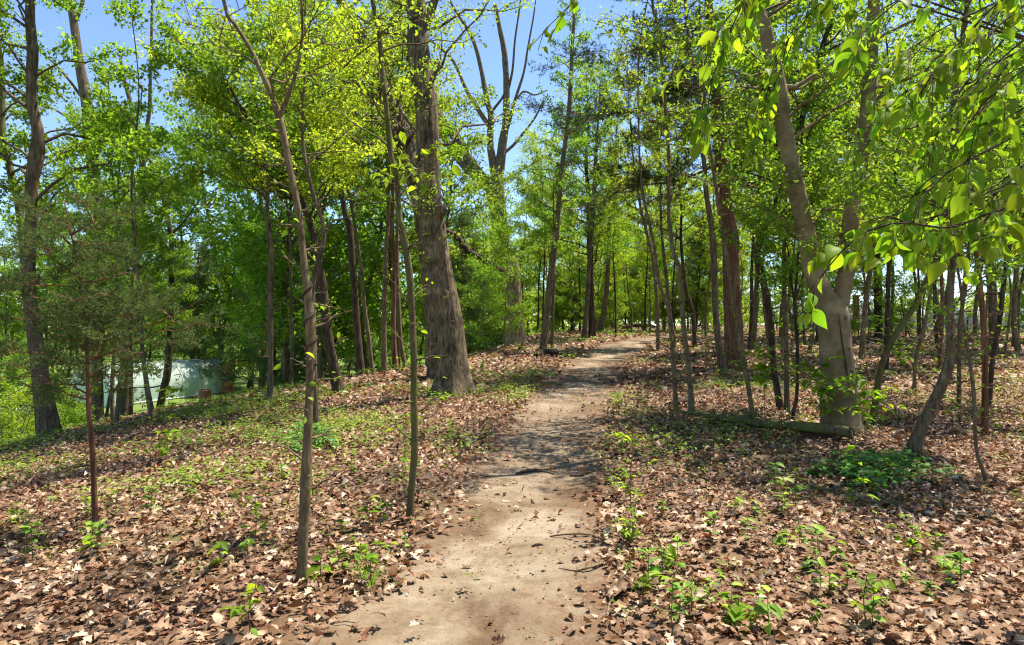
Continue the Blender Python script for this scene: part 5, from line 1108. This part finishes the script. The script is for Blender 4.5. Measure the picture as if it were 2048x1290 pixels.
while k < 120:
    row = 745 + 540 * rgs.rand() ** 1.3; px = rgs.uniform(20, 2030); g = gp(px, row)
    if float(path_in(g[0], g[1])) > -.03 or rgs.rand() > float(clumpy(g[0], g[1])) ** 2 * 1.3 or g[2] < -1: continue
    o = bpy.data.objects.new('seedling', SEED_ME[rgs.randint(6)]); COL.objects.link(o); o.location = g.tolist(); o.rotation_euler = (0, 0, rgs.uniform(0, 6.28)); s = rgs.uniform(.7, 1.5); o.scale = (s, s, s)
    l_ = px < 1024
    tag(o, 'tiny green seedling in the litter on the hollow side of the path' if l_ else 'tiny green seedling in the litter on the beech side of the path', 'seedling', 'tiny seedlings on the hollow side' if l_ else 'tiny seedlings on the beech side'); k += 1
# grass tuft by the path
g = gp(742, 1178); t = thing('grass_tuft', 'small tuft of thin grass blades at the path edge', 'grass', g); mb = MB(); rg = rs(8)
for k in range(40):
    a = rg.uniform(0, 6.28); v = np.array([math.cos(a), math.sin(a), 0]); L = rg.uniform(.08, .2); p0 = g + v * rg.uniform(0, .03); s = np.cross(v, UP) * .0025
    p1 = p0 + UP * L * .7 + v * L * .3; p2 = p0 + UP * L * .75 + v * L * .75
    mb.add([p0 - s, p0 + s, p1 + s * .8, p1 - s * .8, p2], [[3, 2, 4]], [[0, 1, 2, 3]], rg.rand())
part('blades', mb, M['cover'], t, kind='stuff')

# ------------------------------------------------------------------ overhanging boughs of saplings standing just outside the frame
def overhang(label, trunk, specs, seed, cap=300):
    rg = rs(seed); base = np.array([trunk[0], trunk[1], float(H(trunk[0], trunk[1]))]); t = thing('overhanging_sapling', label, 'sapling', base)
    c = spline([base - UP * .1, base + np.array([.05, .05, 1.5]), base + np.array([0, .1, 3.0]), base + np.array([-.1, 0, trunk[2]])], 30)
    mb = MB(); tube(mb, c, np.linspace(.04, .012, 30), 8, ridge=ridge_fn(seed, .06)); part('trunk', mb, M['sap'], t)
    total = 0
    for (pts, n, s, ntw) in specs:
        b3 = [P(px, row, d) for (px, row, d) in pts]; i = int(np.argmin(np.abs(c[:, 2] - (b3[0][2] - .25)))); b3 = [c[i]] + b3
        bp = spline(b3, 24); mb = MB(); tube(mb, bp, np.linspace(.0075, .0016, 24), 6); br = part('branch', mb, M['dark'], t)
        runs = [bp[11:]]; tw = MB()
        for k in range(ntw):
            i = rg.randint(10, 23); dv = nrm(bp[min(i + 1, 23)] - bp[i - 1]); ang = (1 if k % 2 else -1) * rg.uniform(.5, 1.1)
            v = np.array([dv[0] * math.cos(ang) - dv[1] * math.sin(ang), dv[0] * math.sin(ang) + dv[1] * math.cos(ang), dv[2] + rg.uniform(-.45, .2)]); L = rg.uniform(.14, .34)
            q = spline([bp[i], bp[i] + v * L * .5 + UP * .015, bp[i] + v * L - UP * .03], 8); tube(tw, q, np.linspace(.0028, .0013, 8), 4); runs.append(q)
        if tw.n: link('twigs', tw.mesh('twigs', WORLD[t.name]), br, M['dark'])['kind'] = 'stuff'
        w = np.array([np.linalg.norm(r[-1] - r[0]) for r in runs]); w /= w.sum()
        for k in range(n):
            if total >= cap: break
            r = runs[rg.choice(len(runs), p=w)]; u = rg.uniform(.1, 1.0) ** .7; i = min(int(u * (len(r) - 1)), len(r) - 2); p = r[i] + (r[i + 1] - r[i]) * rg.rand(); dv = nrm(r[i + 1] - r[i])
            sd_ = nrm(np.cross(dv, UP)) * (1 if k % 2 else -1)
            ax = dv * rg.uniform(.2, .8) + sd_ * rg.uniform(.4, .9) + np.array([0, 0, -rg.uniform(.15, .95)])
            nn = UP * .45 + rg.randn(3) * .5 + np.array([-.25, -.8, 0])
            put_leaf(t, 'oval', p + ax * .012, ax, nn, s * rg.uniform(.5, 1.3), rg, rg.uniform(.85, 1.15)); total += 1
overhang('sapling reaching large sunlit leaves across the top corner beyond the beech', (2.45, 2.9, 4.6), [
    ([(2130, 240, 2.9), (2048, 267, 2.8), (2000, 287, 2.8), (1933, 323, 2.75), (1887, 353, 2.7), (1830, 405, 2.7), (1780, 440, 2.7)], 56, .074, 11),
    ([(2130, -40, 3.0), (2023, 30, 2.9), (1967, 80, 2.85), (1917, 117, 2.8), (1867, 147, 2.8), (1820, 180, 2.8), (1770, 220, 2.75)], 60, .074, 11),
    ([(2130, -120, 2.8), (1977, 23, 2.7), (1930, 73, 2.7), (1890, 115, 2.7), (1850, 170, 2.7), (1830, 230, 2.7)], 50, .074, 9),
    ([(2130, -200, 2.9), (1900, -60, 2.7), (1800, 0, 2.6), (1730, 60, 2.6), (1690, 105, 2.6)], 44, .074, 7),
    ([(2130, 120, 2.8), (2048, 140, 2.8), (1990, 190, 2.8), (1940, 250, 2.8)], 46, .07, 9),
    ([(2130, 60, 3.4), (2060, 90, 3.4), (1990, 130, 3.4), (1930, 190, 3.4)], 40, .074, 8)], 501)
overhang('sapling dangling leafy tips before the shaggy cedar', (2.9, 3.5, 5.4), [
    ([(2130, -260, 3.6), (1800, -120, 3.5), (1680, -30, 3.4), (1610, 40, 3.4), (1560, 100, 3.4), (1535, 140, 3.4)], 90, .075, 16),
    ([(2130, -300, 3.6), (1700, -160, 3.4), (1520, -30, 3.3), (1440, 55, 3.2), (1390, 115, 3.2), (1330, 165, 3.2), (1285, 180, 3.2)], 80, .08, 12),
    ([(1560, -60, 3.3), (1480, 20, 3.2), (1440, 120, 3.2), (1410, 190, 3.2), (1400, 240, 3.2)], 46, .08, 7),
    ([(2130, -330, 3.5), (1500, -220, 3.3), (1250, -90, 3.2), (1150, 0, 3.2), (1100, 50, 3.2), (1060, 95, 3.2)], 34, .08, 6),
    ([(1700, -40, 3.5), (1600, 60, 3.4), (1560, 150, 3.4), (1530, 190, 3.4)], 46, .075, 7)], 502)
overhang('sapling holding low leafy sprays over the curved trunk', (2.35, 2.75, 3.2), [
    ([(2130, 330, 2.8), (2048, 360, 2.75), (1970, 395, 2.7), (1900, 425, 2.7), (1840, 440, 2.65), (1770, 450, 2.6)], 66, .074, 13),
    ([(2130, 400, 2.7), (2000, 420, 2.6), (1900, 455, 2.55), (1800, 445, 2.5), (1720, 470, 2.5), (1660, 530, 2.5), (1615, 590, 2.5)], 34, .07, 8),
    ([(2130, 300, 3.0), (2060, 330, 3.0), (2000, 380, 2.95), (1960, 430, 2.9)], 46, .07, 9),
    ([(2130, 430, 3.0), (2060, 450, 3.0), (2000, 470, 2.95), (1960, 480, 2.9)], 30, .074, 6)], 503)
overhang('sapling whose sunlit leaf sprays fill the top corner in front of the far trunks', (2.95, 3.4, 4.8), [
    ([(2150, 40, 3.3), (2080, 60, 3.3), (2000, 120, 3.3), (1930, 200, 3.2), (1880, 260, 3.2), (1850, 320, 3.2)], 64, .074, 13),
    ([(2150, 180, 3.2), (2080, 200, 3.2), (2010, 240, 3.2), (1950, 300, 3.1), (1900, 380, 3.1)], 60, .074, 12),
    ([(2150, -60, 3.2), (2050, -20, 3.2), (1960, 20, 3.1), (1880, 60, 3.1), (1800, 110, 3.1), (1740, 150, 3.1)], 60, .074, 13),
    ([(2150, 280, 3.3), (2080, 310, 3.3), (2020, 350, 3.3), (1950, 400, 3.2), (1860, 440, 3.2)], 56, .07, 12),
    ([(2150, 330, 3.5), (2080, 380, 3.5), (2020, 440, 3.5), (1980, 500, 3.5)], 44, .07, 9)], 504)
ANCH = [(60, 'the crooked trunk'), (194, 'the straight tall trunk'), (262, 'the forked grey tree'), (335, 'the dark arching trunk'), (425, 'the greenhouse end'), (502, 'the trunk by the hive boxes'), (541, 'the wavy trunk'), (606, 'the vine-wound sapling'), (665, 'the dark leaning trunk'), (728, 'the curved brow stem'), (768, 'the pale brow stem'),
        (795, 'the reddish brow stem'), (824, 'the greenish sapling'), (890, 'the massive oak'), (945, 'the oak and snag gap'), (1000, 'the spreading old tree'), (1030, 'the broken snag'), (1100, 'the leaning bend sapling'), (1175, 'the brown pole stem'), (1213, 'the far bend clump'), (1262, 'the path end'), (1312, 'the path edge stem'), (1342, 'the slender wavy stem'),
        (1370, 'the log-tip sapling'), (1432, 'the dark-footed stem'), (1465, 'the shaggy cedar'), (1512, 'the brown far trunk'), (1545, 'the dark elbowed trunk'), (1592, 'the thin curved stem'), (1660, 'the pale beech'), (1730, 'the pale stem past the beech'), (1790, 'the slanting sapling'), (1835, 'the bent thin stem'), (1900, 'the curved trunk'), (1968, 'the red-brown stem'), (2036, 'the outer slim trunk')]
ORD = ['first', 'second', 'third', 'fourth', 'fifth', 'sixth', 'seventh', 'eighth', 'ninth', 'tenth', 'eleventh', 'twelfth', 'thirteenth', 'fourteenth', 'fifteenth']
def relabel(group, text, near_text):
    buckets = {}
    for o in [o for o in SC.objects if o.get('group') == group]:
        x, y, _ = o.location
        if y < 1: continue
        px = 1024 + FPX * x / y
        if px < -20 or px > 2070: continue
        a = min(ANCH, key=lambda q: abs(q[0] - px))[1]; buckets.setdefault(a, []).append((y, o))
    for a, v in buckets.items():
        v.sort(key=lambda q: q[0])
        for k, (_, o) in enumerate(v):
            o['label'] = text.format(a=a) + ((', ' + ORD[min(k, 14)] + ' ' + near_text) if len(v) > 1 else '')
for g, t_, n_ in (('woods past the greenhouse lawn', 'tall tree past the lawn behind {a}', 'in depth'), ('young trees on the lower slope', 'leafy young tree on the lower slope behind {a}', 'in depth'), ('tall trees rising from the hollow', 'tall leafy hollow tree behind {a}', 'in depth'),
                  ('shrubs just over the brow', 'green shrub over the brow behind {a}', 'in depth'), ('thicket closing the path', 'yellow-green thicket tree in line with {a}', 'in depth'), ('undergrowth of the far thicket', 'bushy undergrowth far behind {a}', 'in depth'), ('distant wood behind the thicket', 'tall distant tree in line with {a}', 'in depth'),
                  ('slender trees beyond the bend', 'slender tree beyond the bend behind {a}', 'in depth'), ('slender trees below the brow', 'slender tree below the brow behind {a}', 'in depth'), ('slender trees past the beech', 'slender pole-like tree behind {a}', 'in depth'), ('trees at the open wood edge', 'open airy wood-edge tree behind {a}', 'in depth'),
                  ('young trees beyond the grey wall', 'young tree beyond the wall behind {a}', 'in depth'), ('bushes near the grey wall', 'low leafy bush behind {a}', 'in depth'), ('tiny seedlings on the hollow side', 'tiny green seedling in line with {a}', 'from bottom'), ('tiny seedlings on the beech side', 'tiny green seedling in line with {a}', 'from bottom'),
                  ('small twigs on the oak side of the path', 'small brown twig in line with {a}', 'from bottom'), ('small twigs on the log side of the path', 'small brown twig in line with {a}', 'from bottom')): relabel(g, t_, n_)
print('COUNT', len(bpy.data.objects), sum(len(m.loop_triangles) if False else len(m.polygons) for m in bpy.data.meshes))
